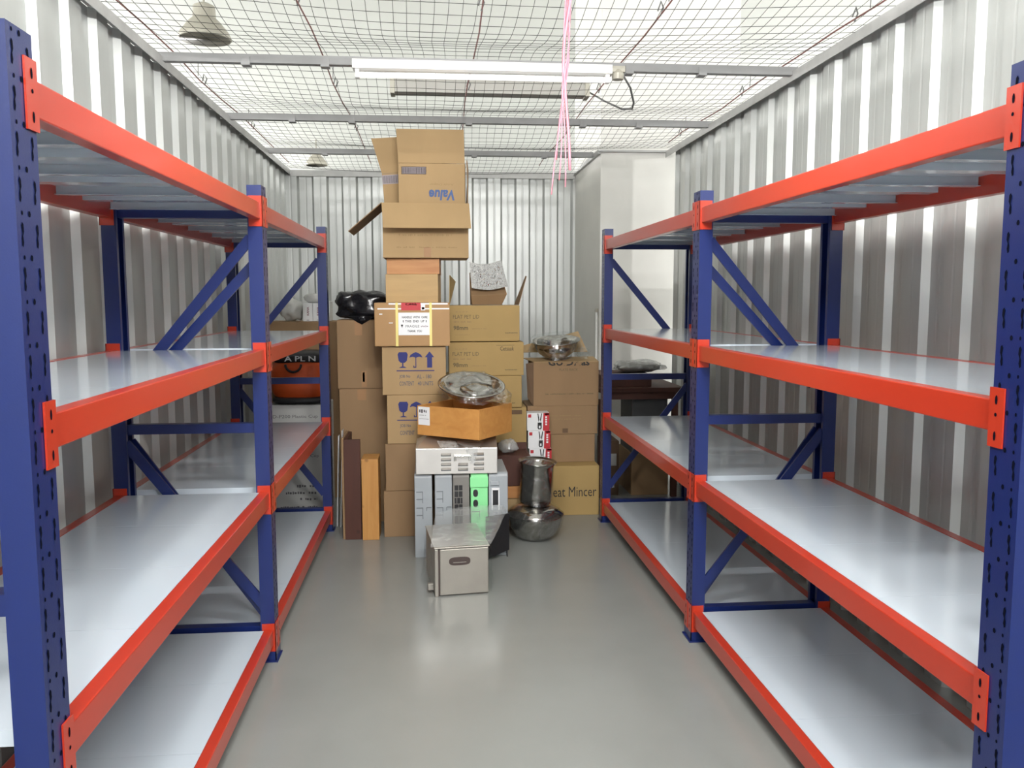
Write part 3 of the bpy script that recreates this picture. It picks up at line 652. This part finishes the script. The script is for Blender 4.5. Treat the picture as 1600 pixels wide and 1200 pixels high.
# --- right stack
RC = 'brown cartons of the right stack'
t = carton('yellow brown carton lettered for a mincer, on the floor at the right', (0.640, 1.155), (5.84, 6.22), (0, 0.357), 'yellow', RC)
printed(t, Print((0.640, 5.84, 0)).text('Meat Mincer', 0.130, 0.135, 0.365, 0.072, 0), ('ink_black',), 'lettering')
t = carton('plain brown carton standing on the mincer carton', (0.826, 1.148), (5.98, 6.34), (0.358, 0.562), 'brown', RC)
t = carton('wide brown carton behind the red and white boxes', (0.655, 1.166), (5.98, 6.34), (0.563, 0.770), 'brown', RC)
printed(t, Print((0.655, 5.98, 0.563)).blur(0.16, 0.130, 0.23, 0.010, 0, 4).blur(0.17, 0.105, 0.22, 0.010, 0, 5).rect(0.255, 0.295, 0.010, 0.042, 1), ('ink_pale', 'dark_board'))
# open carton with the bowl
t = thing('open_carton', 'open brown carton under the plastic wrapped steel bowl', 'box', (0.92, 6.15, 0.771), RC)
x0, x1, y0, y1, z0, z1 = 0.700, 1.172, 5.98, 6.34, 0.771, 1.085
b = MB().box(x0, x1, y0, y0+.006, z0, z1).box(x0, x1, y1-.006, y1, z0, z1).box(x1-.006, x1, y0+.006, y1-.006, z0, z1).box(x0, x1-.006, y0+.006, y1-.006, z0, z0+.006).box(x0, x1-0.006, y0+.006, y1-.006, z1-0.008, z1-0.002)
b.build('body', M['brown'], t, bevel=0.001)
MB().slab((0.700, 5.981, z0), (0.700, 5.981, z1), (0.648, 5.995, z1-0.01), (0.660, 6.0, z0+0.06), 0.004).build('torn_side_flap', M['dark_board'], t)
MB().slab((x0, y0, z1), (x1, y0, z1), (x1-0.005, y0+0.20, z1+0.022), (x0-0.06, y0+0.18, z1+0.016), 0.004).build('front_flap', M['tan'], t)
MB().slab((x0-0.06, y1-0.12, z1+0.055), (x1-0.04, y1-0.12, z1+0.055), (x1-0.10, y1-0.05, z1+0.205), (x0-0.05, y1-0.06, z1+0.100), 0.004).build('rear_flap', M['tan'], t)
p = Print((x0, y0, z0)); p.text('GUIDPlas', 0.105, 0.288, 0.30, 0.050, 0, bold=.03).text('PLATE RACK', 0.185, 0.250, 0.135, 0.018, 1).blur(0.085, 0.080, 0.35, 0.009, 1, 11)
for k, q in enumerate(p.v):
    if q[2] > z1-0.002: p.v[k] = (q[0], y0+(q[2]-z1+0.002)*0.96-0.001, z1+0.002+(q[2]-z1+0.002)*0.11)
printed(t, p, ('ink_black', 'ink_olive'))
def tilt(rx, ry=0.0, rz=0.0): return Matrix.Rotation(rz, 3, 'Z') @ Matrix.Rotation(ry, 3, 'Y') @ Matrix.Rotation(rx, 3, 'X')
def wrap_sheet(fn, t, k='film', nu=24, nv=16): return MB().grid(fn, nu, nv).build('plastic_wrap', M[k], t, smooth=True)
t = thing('steel_bowl', 'stainless steel bowl wrapped in clear plastic on the right carton stack', 'bowl', (0.875, 6.06, 1.115))
T = tilt(0.16, -0.07)
MB().lathe([(0, 0), (0.085, 0.0), (0.125, 0.03), (0.152, 0.075), (0.165, 0.112), (0.178, 0.116), (0.178, 0.120), (0.163, 0.118), (0.148, 0.078), (0.120, 0.036), (0.08, 0.008), (0, 0.008)], (0.875, 6.06, 1.122), 44, mtx=T).build('bowl', M['steel'], t, smooth=True)
def bw(u, v):
    a = 2*PI*u; k = 1+0.06*noise.noise(Vector((math.cos(a)*3, math.sin(a)*3, v*4)))
    r = 0.195-0.05*v if v < 0.7 else 0.16*(1-v)/0.3*0.9
    r = (0.20*(1-v)+0.17*v)*k if v < 0.75 else 0.183*(1-v)/0.25*k
    q = T @ Vector((r*math.cos(a), r*math.sin(a), 0.01+0.135*min(v/0.75, 1)+0.008*noise.noise(Vector((math.cos(a)*4, math.sin(a)*4, v*6)))-0.02*max(0, v-0.75)/0.25))
    return (0.875+q.x, 6.06+q.y, 1.128+q.z)
wrap_sheet(bw, t, 'film', 36, 14)
def crumple(c, r, t, seed, k='film'): return MB().blob(c, r, 2.0, 0.35, 2.5, seed, 20, 0.12).build('plastic_tail', M[k], t)
crumple((1.07, 6.04, 1.145), (0.05, 0.05, 0.045), t, 3)
# red and white product boxes
for k, (xo, lb) in enumerate(((0.655, 'red and white product box, bottom of its stack of three'), (0.646, 'red and white product box, middle of its stack of three'), (0.638, 'red and white product box, topmost of its stack of three'))):
    z0 = 0.3585+k*0.127; z1 = z0+0.126; x1 = xo+0.158; y0 = 5.845
    t = thing('product_box', lb, 'box', (xo+0.08, y0+0.06, z0), 'red and white product boxes')
    MB().box(xo, x1, y0, y0+0.115, z0, z1).build('body', M['paper'], t, bevel=0.002)
    p = Print((xo, y0, z0)); p.poly([(0.112, 0.0), (0.158, 0.0), (0.158, 0.126), (0.116, 0.126)], 0); p.rect(0.008, 0.030, 0.094, 0.117, 0)
    p.poly([(0.074, 0.122), (0.080, 0.122), (0.088, 0.078), (0.082, 0.060)], 1).poly([(0.100, 0.122), (0.106, 0.122), (0.098, 0.060), (0.092, 0.078)], 1).poly([(0.075, 0.020), (0.080, 0.010), (0.100, 0.010), (0.104, 0.020), (0.104, 0.058), (0.076, 0.058)], 1)
    p.rect(0.126, 0.156, 0.112, 0.122, 1)
    printed(t, p, ('ink_red', 'ink_black'))
    q = Print((xo, y0, z0), lift=0.0020); q.rect(0.084, 0.095, 0.018, 0.036, 0)
    for m in range(4): q.rect(0.129, 0.142, 0.090-m*0.017, 0.102-m*0.017, 0)
    printed(t, q, ('paper',), 'white_marks')
# dark wooden cabinet and its contents
t = thing('wooden_cabinet', 'low dark brown wooden cabinet behind the tall steel pot', 'cabinet', (0.53, 5.55, 0))
b = MB().box(0.395, 0.625, 5.50, 5.78, 0, 0.02).box(0.395, 0.415, 5.50, 5.78, 0.02, 0.50).box(0.605, 0.625, 5.50, 5.78, 0.02, 0.50).box(0.395, 0.625, 5.765, 5.78, 0.02, 0.545)
b.build('carcass', M['dark_wood'], t, bevel=0.002)
MB().box(0.416, 0.604, 5.505, 5.52, 0.30, 0.50).build('front_board', M['dark_wood'], t)
MB().box(0.416, 0.604, 5.505, 5.52, 0.215, 0.295).build('drawer_front', M['pine_red'], t)
MB().box(0.416, 0.604, 5.505, 5.52, 0.022, 0.210).build('lower_front', M['tan'], t)
MB().box(0.416, 0.604, 5.521, 5.764, 0.485, 0.50).build('top_board', M['dark_wood'], t)
tag(MB().blob((0.485, 5.63, 0.545), (0.065, 0.08, 0.045), 2.0, 0.3, 2.5, 5, 24, 0.10).build('plastic_bag', M['film_white'], base=(0.485, 5.63, 0.501), smooth=True), 'crumpled white plastic bag lying on the dark brown cabinet', 'bag')

# --- plastic crates standing on edge in the middle
def crate(label, x0, x1, mt, kind, dx=0.0, h=0.505):
    t = thing('plastic_crate', label, 'crate', ((x0+x1)/2, 5.15, 0), 'folded plastic crates standing in a row')
    y0, y1 = 4.95, 5.38; c = 0.022
    pr = [(y0, 0), (y0, h-c), (y0+c*0.35, h-c*0.35), (y0+c, h), (y1, h), (y1, 0)]
    b = MB(); b.prism(pr, 'x', x0, x1); o = b.build('shell', M[mt], t, bevel=0.004)
    w_ = x1-x0; p = MB(); q = MB()
    if kind == 'plain':
        for zz in (0.352, 0.255):
            p.box(x0+w_*.10, x0+w_*.48, y0-.0025, y0, zz+.045, zz+.050).box(x0+w_*.44, x0+w_*.48, y0-.0025, y0, zz-.02, zz+.045).box(x0+w_*.10, x0+w_*.46, y0-.0025, y0, zz, zz+.005)
        p.box(x0+w_*.70, x0+w_*.96, y0-.0025, y0, .302, .308).box(x0+w_*.66, x0+w_*.70, y0-.0025, y0, .285, .306)
        p.build('raised_rib', M['crate_line'], t)
    elif kind == 'grille':
        p.box(x0+w_*.10, x0+w_*.58, y0-.002, y0, 0.20, 0.435).build('grille', M['black'], t)
        for zz in (0.40, 0.36, 0.32, 0.285, 0.25): q.box(x0+w_*.10, x0+w_*.58, y0-.005, y0-.002, zz, zz+.004)
        for k, (a, c_, d) in enumerate(((.33, .36, .435), (.22, .32, .36), (.44, .32, .36), (.33, .285, .32), (.22, .25, .285), (.44, .25, .285), (.33, .21, .25))): q.box(x0+w_*a, x0+w_*(a+.03), y0-.005, y0-.002, c_, d)
        q.build('grille_bar', M['crate_dark'], t)
    elif kind == 'green':
        MB().box(x0-0.004, x1+0.002, y0-.012, y0, h-.085, h-.022).build('collar', M[mt], t, bevel=0.004)
        MB().box(x0+w_*.06, x0+w_*.50, y0-.006, y0, 0.285, 0.418).build('hole_frame', M[mt], t, bevel=0.002)
        for zz in (0.386, 0.324):
            p.prism([(x0+w_*(.28+.15*math.cos(k*PI/5)*1.0), zz+.026*max(-.85, min(.85, math.sin(k*PI/5)))*1.0+.0) for k in range(10)], 'y', y0-.0075, y0-.0062)
        p.build('hand_hole', M['black'], t)
        MB().box(x0+w_*.05, x0+w_*.52, y0-.0025, y0, .270, .274).box(x0+w_*.50, x0+w_*.53, y0-.0025, y0, .24, .28).build('raised_rib', M['crate_line'], t)
    else:
        MB().box(x0+w_*.08, x0+w_*.55, y0-.008, y0, h-.075, h-.048).box(x0+w_*.08, x0+w_*.55, y0-.004, y0, h-.082, h-.078).build('top_rib', M[mt], t, bevel=0.003)
        MB().box(x0+w_*.15, x0+w_*.20, y0-.006, y0, .28, .405).box(x0+w_*.50, x0+w_*.56, y0-.006, y0, .28, .405).box(x0+w_*.15, x0+w_*.56, y0-.006, y0, .402, .415).build('slot_frame', M['paper'], t)
        MB().box(x0+w_*.21, x0+w_*.49, y0-.002, y0, .31, .40).build('slot', M['black'], t)
    return t
crate('light grey plastic crate on edge, leftmost of the row', -0.130, -0.026, 'crate_grey', 'plain')
crate('light grey plastic crate on edge beside the dark grey grille crate', -0.010, 0.092, 'crate_grey', 'plain', h=0.507)
crate('dark grey plastic crate with black grille holes', 0.097, 0.195, 'crate_dark', 'grille')
crate('mint green plastic crate with two black hand holes', 0.203, 0.305, 'crate_green', 'green', h=0.507)
crate('light grey plastic crate on edge, right of the green crate', 0.311, 0.425, 'crate_grey', 'slot', h=0.506)
tag(MB().hexa([(0.285, 4.84, 0.008), (0.43, 4.915, 0.045), (0.43, 4.93, 0.045), (0.285, 4.86, 0.008), (0.285, 4.85, 0.262), (0.43, 4.925, 0.262), (0.43, 4.938, 0.262), (0.285, 4.865, 0.262)]).box(0.30, 0.306, 4.86, 4.90, 0, 0.03).box(0.415, 0.421, 4.92, 4.944, 0, 0.06).build('black_panel', M['black'], base=(0.35, 4.88, 0)), 'black plastic panel leaning on the grey crate behind the steel container', 'panel')

# --- vented stainless hood on the crates
t = thing('steel_hood', 'vented stainless steel hood with front handle on the plastic crates', 'hood', (0.12, 5.1, 0.508))
hx0, hx1, hy0, hz0, hz1 = -0.120, 0.362, 4.93, 0.5085, 0.662
MB().box(hx0, hx1, hy0, 5.30, hz0, hz1).build('body', M['steel_satin'], t, bevel=0.003)
MB().hexa([(hx0+.001, hy0+.001, hz1), (hx1-.001, hy0+.001, hz1), (hx1-.001, 5.299, hz1), (hx0+.001, 5.299, hz1), (hx0+.002, hy0+.003, hz1+.002), (hx1-.002, hy0+.003, hz1+.002), (hx1+.006, 5.20, 0.719), (-0.03, 5.20, 0.719)]).build('sloped_top', M['steel_satin'], t)
for cx, rows in ((0.058, (0.634, 0.605, 0.576, 0.547)), (0.252, (0.634, 0.605, 0.576, 0.547)), (0.158, (0.573, 0.545))):
    for zz in rows:
        v_ = MB().hexa([(cx-.029, hy0-.001, zz), (cx+.029, hy0-.001, zz), (cx+.029, hy0+.002, zz), (cx-.029, hy0+.002, zz), (cx-.024, hy0-.015, zz-.011), (cx+.024, hy0-.015, zz-.011), (cx+.031, hy0+.002, zz-.012), (cx-.031, hy0+.002, zz-.012)]).build('vent', M['steel_satin'], t)
        MB().box(cx-.030, cx+.030, hy0-.0012, hy0-.0004, zz-.019, zz-.012).build('opening', M['crate_line'], v_)
MB().box(0.104, 0.206, hy0-.034, hy0-.002, 0.622, 0.628).box(0.104, 0.206, hy0-.034, hy0-.031, 0.612, 0.622).box(0.104, 0.118, hy0-.006, hy0, 0.585, 0.624).box(0.192, 0.206, hy0-.006, hy0, 0.585, 0.624).build('handle', M['steel'], t, bevel=0.0015)
def hw(u, v):
    x = 0.125+0.16*u; s = v
    y = 5.02-0.105*min(s/0.7, 1); z = 0.690-0.024*min(s/0.7, 1)
    if s > 0.7: y = 4.915; z = 0.666-0.10*(s-0.7)/0.3
    wv = (1-abs(2*u-1))
    x = x+(0.215-x)*1.2*max(0, s-0.3)
    return (x, y-0.004, z+0.006+0.008*noise.noise(Vector((u*7, v*7, 2)))*wv)
wrap_sheet(hw, t, 'film_milky', 20, 20)
MB().grid(lambda u, v: (0.005+0.11*u+0.02*v, 5.02-0.10*v, 0.690-0.024*v+0.012*abs(noise.noise(Vector((u*8, v*8, 5))))), 16, 16).build('plastic_wrap', M['film_white'], t, smooth=True)
# wooden tray box with the wrapped basin
cx, cy = 0.25, 4.83; ang = math.radians(145)
t = thing('wooden_box', 'knotty pine wooden box turned cornerwise on the steel hood', 'box', (0, 0, 0.722))
e1 = Vector((-0.819, 0.574, 0)); e2 = Vector((0.574, 0.819, 0)); C0 = Vector((0.25, 4.835, 0.722)); L1, L2, H = 0.44, 0.38, 0.178
t.location = C0+e1*L1/2+e2*L2/2
def wbox(b, a0, a1, c0, c1, z0, z1):
    pts = []
    for z in (z0, z1):
        for a, c in ((a0, c0), (a1, c0), (a1, c1), (a0, c1)): pts.append(C0+e1*a+e2*c+Vector((0, 0, z)))
    return b.hexa(pts)
wbox(MB(), 0, L1, 0, .014, 0, H).build('front_side', M['pine_orange'], t, bevel=0.002)
wbox(MB(), 0, .014, .0145, L2, 0, H).build('right_side', M['pine_orange'], t, bevel=0.002)
wbox(MB(), .0145, L1, L2-.014, L2, 0, H).build('back_side', M['pine_orange'], t)
wbox(MB(), L1-.014, L1, .0145, L2-.0145, 0, H).build('left_side', M['pine_orange'], t)
wbox(MB(), .0145, L1-.0145, .0145, L2-.0145, 0, .012).build('bottom', M['pine_orange'], t)
p = Print(C0+e1*L1, u=-e1, lift=0.0012); p.rect(0.008, 0.092, 0.062, H-0.006, 0); p2 = Print(C0+e1*L1, u=-e1, lift=0.002)
p2.blur(0.015, 0.135, 0.055, 0.022, 0, 3).blur(0.015, 0.118, 0.05, 0.006, 0, 4).rect(0.014, 0.084, 0.098, 0.100, 0); printed(t, p, ('paper',), 'paper_label'); printed(t, p2, ('ink_grey',), 'label_print')
t = thing('steel_basin', 'wide steel basin wrapped in clear plastic on the pine box', 'basin', (0.215, 5.10, 0.905))
T = tilt(0.30, 0.05); bc = (0.215, 5.12, 0.950)
MB().lathe([(0, 0), (0.11, 0.0), (0.155, 0.025), (0.178, 0.065), (0.198, 0.070), (0.205, 0.076), (0.198, 0.080), (0.176, 0.075), (0.150, 0.034), (0.10, 0.010), (0, 0.010)], bc, 48, mtx=T).build('basin', M['steel'], t, smooth=True)
MB().lathe([(0, 0.012), (0.06, 0.015), (0.10, 0.035), (0.095, 0.055), (0.05, 0.06), (0, 0.06)], (bc[0]+.03, bc[1]-.02, bc[2]), 28, mtx=T, wob=0.15).build('inner_part', M['steel'], t, smooth=True)
def ww(u, v):
    a = 2*PI*u; r = 0.212*v; k = 1+0.05*noise.noise(Vector((math.cos(a)*3, math.sin(a)*3, 7)))
    z = 0.086+0.030*(1-v)+0.014*noise.noise(Vector((math.cos(a)*3*v, math.sin(a)*3*v, 3)))+0.008*noise.noise(Vector((math.cos(a)*9*v, math.sin(a)*9*v, 1)))
    if v > 0.9: z -= 0.05*(v-0.9)/0.1
    q = T @ Vector((r*k*math.cos(a), r*k*math.sin(a), z)); return (bc[0]+q.x, bc[1]+q.y, bc[2]+q.z)
wrap_sheet(ww, t, 'film', 40, 14)
crumple((0.385, 5.02, 0.955), (0.07, 0.06, 0.05), t, 9)

# --- stainless container in front
t = thing('steel_container', 'stainless steel container with slotted front handle wrapped in plastic on the floor', 'container', (-0.013, 4.269, 0))
W, D, H = 0.284, 0.44, 0.262
b = MB()
def sb(b, x0, x1, y0, y1, z0, z1): return b.box(x0-0.013, x1-0.013, y0+4.269, y1+4.269, z0, z1)
sb(b, 0, W, 0.012, D, 0.004, H-0.008).build('body', M['steel_grey'], t, bevel=0.003)
sb(MB(), 0.027, W-0.003, 0, 0.0115, 0.006, H-0.012).build('front_panel', M['steel_grey'], t, bevel=0.004)
sb(MB(), 0.0195, 0.0265, 0.006, 0.0118, 0.004, H-0.012).build('seam', M['dark_slot'], t)
sb(MB(), 0.0, 0.019, 0.0, 0.0115, 0.0, H-0.010).build('corner_strip', M['steel_grey'], t, bevel=0.003)
sb(MB(), -0.004, W+0.004, -0.004, D+0.004, H-0.008, H).build('lid', M['steel_grey'], t, bevel=0.003)
b = MB()
pts = [(0.130+0.056*math.copysign(abs(math.cos(k*PI/12))**0.55, math.cos(k*PI/12))-0.013, H-0.078+0.022*math.copysign(abs(math.sin(k*PI/12))**0.7, math.sin(k*PI/12))) for k in range(24)]
b.prism(pts, 'y', 4.267, 4.2688).build('handle_slot', M['dark_slot'], t)
sb(MB(), 0.095, 0.165, -0.006, -0.003, H-0.085, H-0.082).build('handle_lip', M['steel_grey'], t, bevel=0.002)
sb(MB(), -0.03, -0.001, 0.05, 0.075, 0.02, 0.055).build('side_catch', M['steel_grey'], t, bevel=0.002)
def cw(u, v):
    A, B, C_, D_ = Vector((-0.022, -0.008, H+0.006)), Vector((W+0.010, -0.008, H+0.006)), Vector((0.495, 0.575, 0.318)), Vector((0.075, 0.615, 0.285))
    p = (A*(1-u)+B*u)*(1-v)+(D_*(1-u)+C_*u)*v
    p.z += 0.012*math.sin(u*4+v*3)*v*(1-v)*2+0.006*noise.noise(Vector((u*5, v*5, 1)))*v+(0.02*math.sin(PI*u) if v > 0.9 else 0)
    p.z = max(p.z, H+0.004)
    if u > 0.95: p.z -= 0.03*(u-0.95)/0.05*v
    return (p.x-0.013, p.y+4.269, p.z)
wrap_sheet(cw, t, 'film_milky', 24, 24)
def cs(u, v):
    f = u; z = H*(1-v)+0.004
    return (W-0.006+0.005+0.05*v*math.sin(PI*f)+0.012*noise.noise(Vector((u*5, v*5, 3))), 4.28+0.42*u, max(z, 0.003))
wrap_sheet(cs, t, 'film', 16, 12)
def cl(u, v): return (-0.018-0.045*v*math.sin(PI*u)-0.01*abs(noise.noise(Vector((u*5, v*5, 8)))), 4.30+0.40*u, max(H*(1-v)+0.004, 0.003))
wrap_sheet(cl, t, 'film', 16, 12)
t.rotation_euler.z = math.radians(6.4)

# --- steel pot and pan at the right
t = thing('steel_pan', 'wide stainless steel pan with domed lid under the tall pot', 'pan', (0.63, 5.30, 0))
MB().lathe([(0, 0), (0.085, 0.0), (0.125, 0.025), (0.158, 0.080), (0.178, 0.150), (0.184, 0.160), (0, 0.160)], (0.63, 5.30, 0), 48, wob=0.02).build('pan_body', M['steel'], t, smooth=True)
MB().lathe([(0.186, 0.161), (0.187, 0.167), (0.150, 0.196), (0.110, 0.218), (0.0, 0.224)], (0.63, 5.30, 0), 48, wob=0.015).build('lid', M['steel'], t, smooth=True)
def pw(u, v):
    a = 2*PI*u; k = 1+0.05*noise.noise(Vector((math.cos(a)*4, math.sin(a)*4, v*5)))
    prof = [(0.10, 0.003), (0.155, 0.028), (0.172, 0.09), (0.195, 0.162), (0.155, 0.205), (0.115, 0.226)]
    s = v*(len(prof)-1); i = min(int(s), len(prof)-2); f = s-i; r = prof[i][0]*(1-f)+prof[i+1][0]*f; z = prof[i][1]*(1-f)+prof[i+1][1]*f
    return (0.63+r*k*math.cos(a), 5.30+r*k*math.sin(a), z)
wrap_sheet(pw, t, 'film', 44, 12)
t = thing('steel_pot', 'tall stainless steel pot wrapped in plastic standing on the wide pan', 'pot', (0.63, 5.30, 0.228))
T = tilt(0.0, -0.02); T = tilt(0.06, 0.05)
MB().lathe([(0, 0), (0.098, 0.0), (0.104, 0.01), (0.106, 0.245), (0.120, 0.266), (0.122, 0.270), (0.102, 0.25), (0.100, 0.215), (0, 0.21)], (0.632, 5.305, 0.236), 44, mtx=T).build('pot_body', M['steel'], t, smooth=True)
def pt_(u, v):
    a = 2*PI*u; k = 1+0.03*noise.noise(Vector((math.cos(a)*4, math.sin(a)*4, v*6)))
    prof = [(0.118, 0.0), (0.112, 0.03), (0.110, 0.245), (0.126, 0.274), (0.10, 0.276), (0.0, 0.262)]
    s = v*(len(prof)-1); i = min(int(s), len(prof)-2); f = s-i; r = prof[i][0]*(1-f)+prof[i+1][0]*f; z = prof[i][1]*(1-f)+prof[i+1][1]*f
    q = T @ Vector((r*k*math.cos(a), r*k*math.sin(a), z)); return (0.632+q.x, 5.305+q.y, 0.236+q.z)
wrap_sheet(pt_, t, 'film', 44, 15)

# --- goods behind the end of the left rack
WC = 'white cartons behind the left rack'
t = carton('white carton on the floor behind the left rack, under the plastic cup carton', (-1.20, -0.775), (6.10, 6.45), (0, 0.518), 'carton_white', WC)
printed(t, Print((-1.20, 6.10, 0)).text('Cup', 0.30, 0.40, 0.06, 0.026, 0).blur(0.20, 0.185, 0.16, 0.022, 0, 3).blur(0.12, 0.135, 0.22, 0.022, 0, 4).blur(0.22, 0.09, 0.12, 0.02, 0, 5).blur(0.08, 0.03, 0.28, 0.02, 0, 6), ('ink_grey',))
t = carton('white plastic cup carton behind the left rack with orange bag on it', (-1.19, -0.772), (6.10, 6.45), (0.519, 0.783), 'carton_white', WC)
printed(t, Print((-1.19, 6.10, 0.519)).text('D-P200 Plastic Cup', 0.035, 0.165, 0.315, 0.030, 0).text('(clear)', 0.035, 0.105, 0.105, 0.030, 0), ('ink_grey',))
t = thing('duffel_bag', 'orange bag with black lettered top band behind the left rack', 'bag', (-0.98, 6.28, 0.784))
MB().blob((-0.98, 6.28, 0.955), (0.205, 0.165, 0.172), 3.2, 0.05, 2.0, 2, 32, 0.012).build('body', M['orange_cloth'], t, smooth=True)
MB().blob((-0.98, 6.285, 1.115), (0.190, 0.150, 0.052), 3.5, 0.04, 2.0, 4, 32, 0.01).build('top_band', M['black_cloth'], t, smooth=True)
MB().blob((-0.98, 6.275, 0.812), (0.195, 0.172, 0.028), 4, 0.04, 2.0, 4, 28, 0.01).build('base_band', M['black_cloth'], t, smooth=True)
MB().tube([(-1.005+0.055*math.cos(a), 6.107, 1.075-0.055*math.sin(a)) for a in [PI*k/10 for k in range(11)]], 0.009, 6).build('handle', M['black_cloth'], t, smooth=True)
printed(t, Print((-1.02, 6.128, 1.095)).text('A PL N', -0.05, 0.0, 0.22, 0.038, 0, bold=.02), ('paper',), 'lettering')
t = carton('tall brown carton against the back wall behind the left rack', (-1.27, -0.70), (6.55, 6.95), (0, 1.365), 'brown')
for k, (a, lb) in enumerate(((-1.005, 'small white box with red print on the tall brown carton, left of two'), (-0.930, 'small white box with red print on the tall brown carton, right of two'))):
    t = thing('paper_box', lb, 'box', (a+.035, 6.7, 1.366), 'small white boxes behind the left rack')
    MB().box(a, a+0.0735, 6.62, 6.80, 1.366, 1.505).build('body', M['paper'], t, bevel=0.002)
    p = Print((a, 6.62, 1.366)); p.text('KANA', 0.046, 0.045, 0.065, 0.016, 0, rot=PI/2, bold=.02); p.rect(0.028, 0.046, 0.008, 0.011, 1); printed(t, p, ('ink_maroon', 'ink_grey'))
tag(MB().box(-0.853, -0.80, 6.60, 6.80, 1.366, 1.52).build('foam_block', M['white_bag'], base=(-0.82, 6.7, 1.366), bevel=0.006), 'pale foam block beside the small white boxes behind the left rack', 'block')
tag(MB().blob((-1.105, 6.70, 1.455), (0.085, 0.10, 0.088), 2.2, 0.35, 2.2, 6, 26, 0.12).build('plastic_bag', M['white_bag'], base=(-1.105, 6.7, 1.367), smooth=True), 'crumpled grey white plastic bag on the tall brown carton', 'bag')
tag(MB().blob((-0.935, 6.72, 1.542), (0.075, 0.08, 0.036), 2.2, 0.30, 2.2, 8, 24, 0.10).build('plastic_bag', M['white_bag'], base=(-0.935, 6.72, 1.506), smooth=True), 'small crumpled plastic bag lying on the two small white boxes', 'bag')

# --- things behind the end of the right rack
t = thing('wooden_table', 'dark reddish wooden table behind the right rack', 'table', (1.55, 6.6, 0))
MB().box(1.24, 1.90, 6.28, 6.92, 0.825, 0.860).build('tabletop', M['dark_wood'], t, bevel=0.003)
MB().box(1.26, 1.88, 6.30, 6.32, 0.77, 0.824).build('apron', M['dark_wood'], t)
for x, y in ((1.265, 6.34), (1.84, 6.34), (1.265, 6.86), (1.84, 6.86)): MB().box(x-.022, x+.022, y-.02, y+.02, 0, 0.769 if y < 6.4 else 0.824).build('leg', M['dark_wood'], t)
tag(MB().box(1.26, 1.66, 6.36, 6.80, 0.8605, 0.955).build('wooden_slab', M['dark_wood'], base=(1.46, 6.6, 0.861), bevel=0.003), 'dark wooden slab lying on the table behind the right rack', 'slab')
t = thing('wrapped_bundle', 'grey bundle wrapped in white plastic on the dark slab behind the right rack', 'bundle', (1.62, 6.55, 0.956))
MB().blob((1.60, 6.55, 0.998), (0.16, 0.14, 0.040), 2.4, 0.25, 2.0, 3, 28, 0.08).build('bundle', M['crate_dark'], t, smooth=True)
MB().blob((1.60, 6.55, 1.005), (0.20, 0.17, 0.046), 2.2, 0.3, 2.2, 5, 28, 0.10).build('plastic_wrap', M['film_milky'], t, smooth=True)
t = thing('metal_cabinet', 'dark grey metal cabinet under the table behind the right rack', 'cabinet', (1.68, 6.6, 0.33))
MB().box(1.53, 1.815, 6.45, 6.85, 0.33, 0.765).build('body', M['cabinet_grey'], t, bevel=0.004)
MB().box(1.545, 1.80, 6.444, 6.4495, 0.345, 0.75).build('door', M['cabinet_grey'], t, bevel=0.002)
t = carton('brown carton on the floor under the table behind the right rack', (1.52, 1.815), (6.40, 6.86), (0, 0.329), 'brown')
t = carton('small brown carton with white label beside the right rack post', (1.305, 1.425), (6.42, 6.70), (0.0, 0.43), 'dark_board')
printed(t, Print((1.305, 6.42, 0)).rect(0.03, 0.10, 0.235, 0.33, 0).rect(0.05, 0.085, 0.06, 0.085, 1), ('carton_white', 'paper'), 'paper_label')
t = thing('conduit_pipe', 'thin white conduit pipe running up the painted column', 'pipe', (1.388, 7.2, 0))
MB().tube([(1.389, 7.20, 0.002), (1.389, 7.20, 1.42)], 0.010, 10).build('pipe', M['white'], t, smooth=True)
MB().box(1.375, 1.399, 7.185, 7.215, 1.42, 1.45).build('end_cap', M['lamp_shade'], t, bevel=0.003)
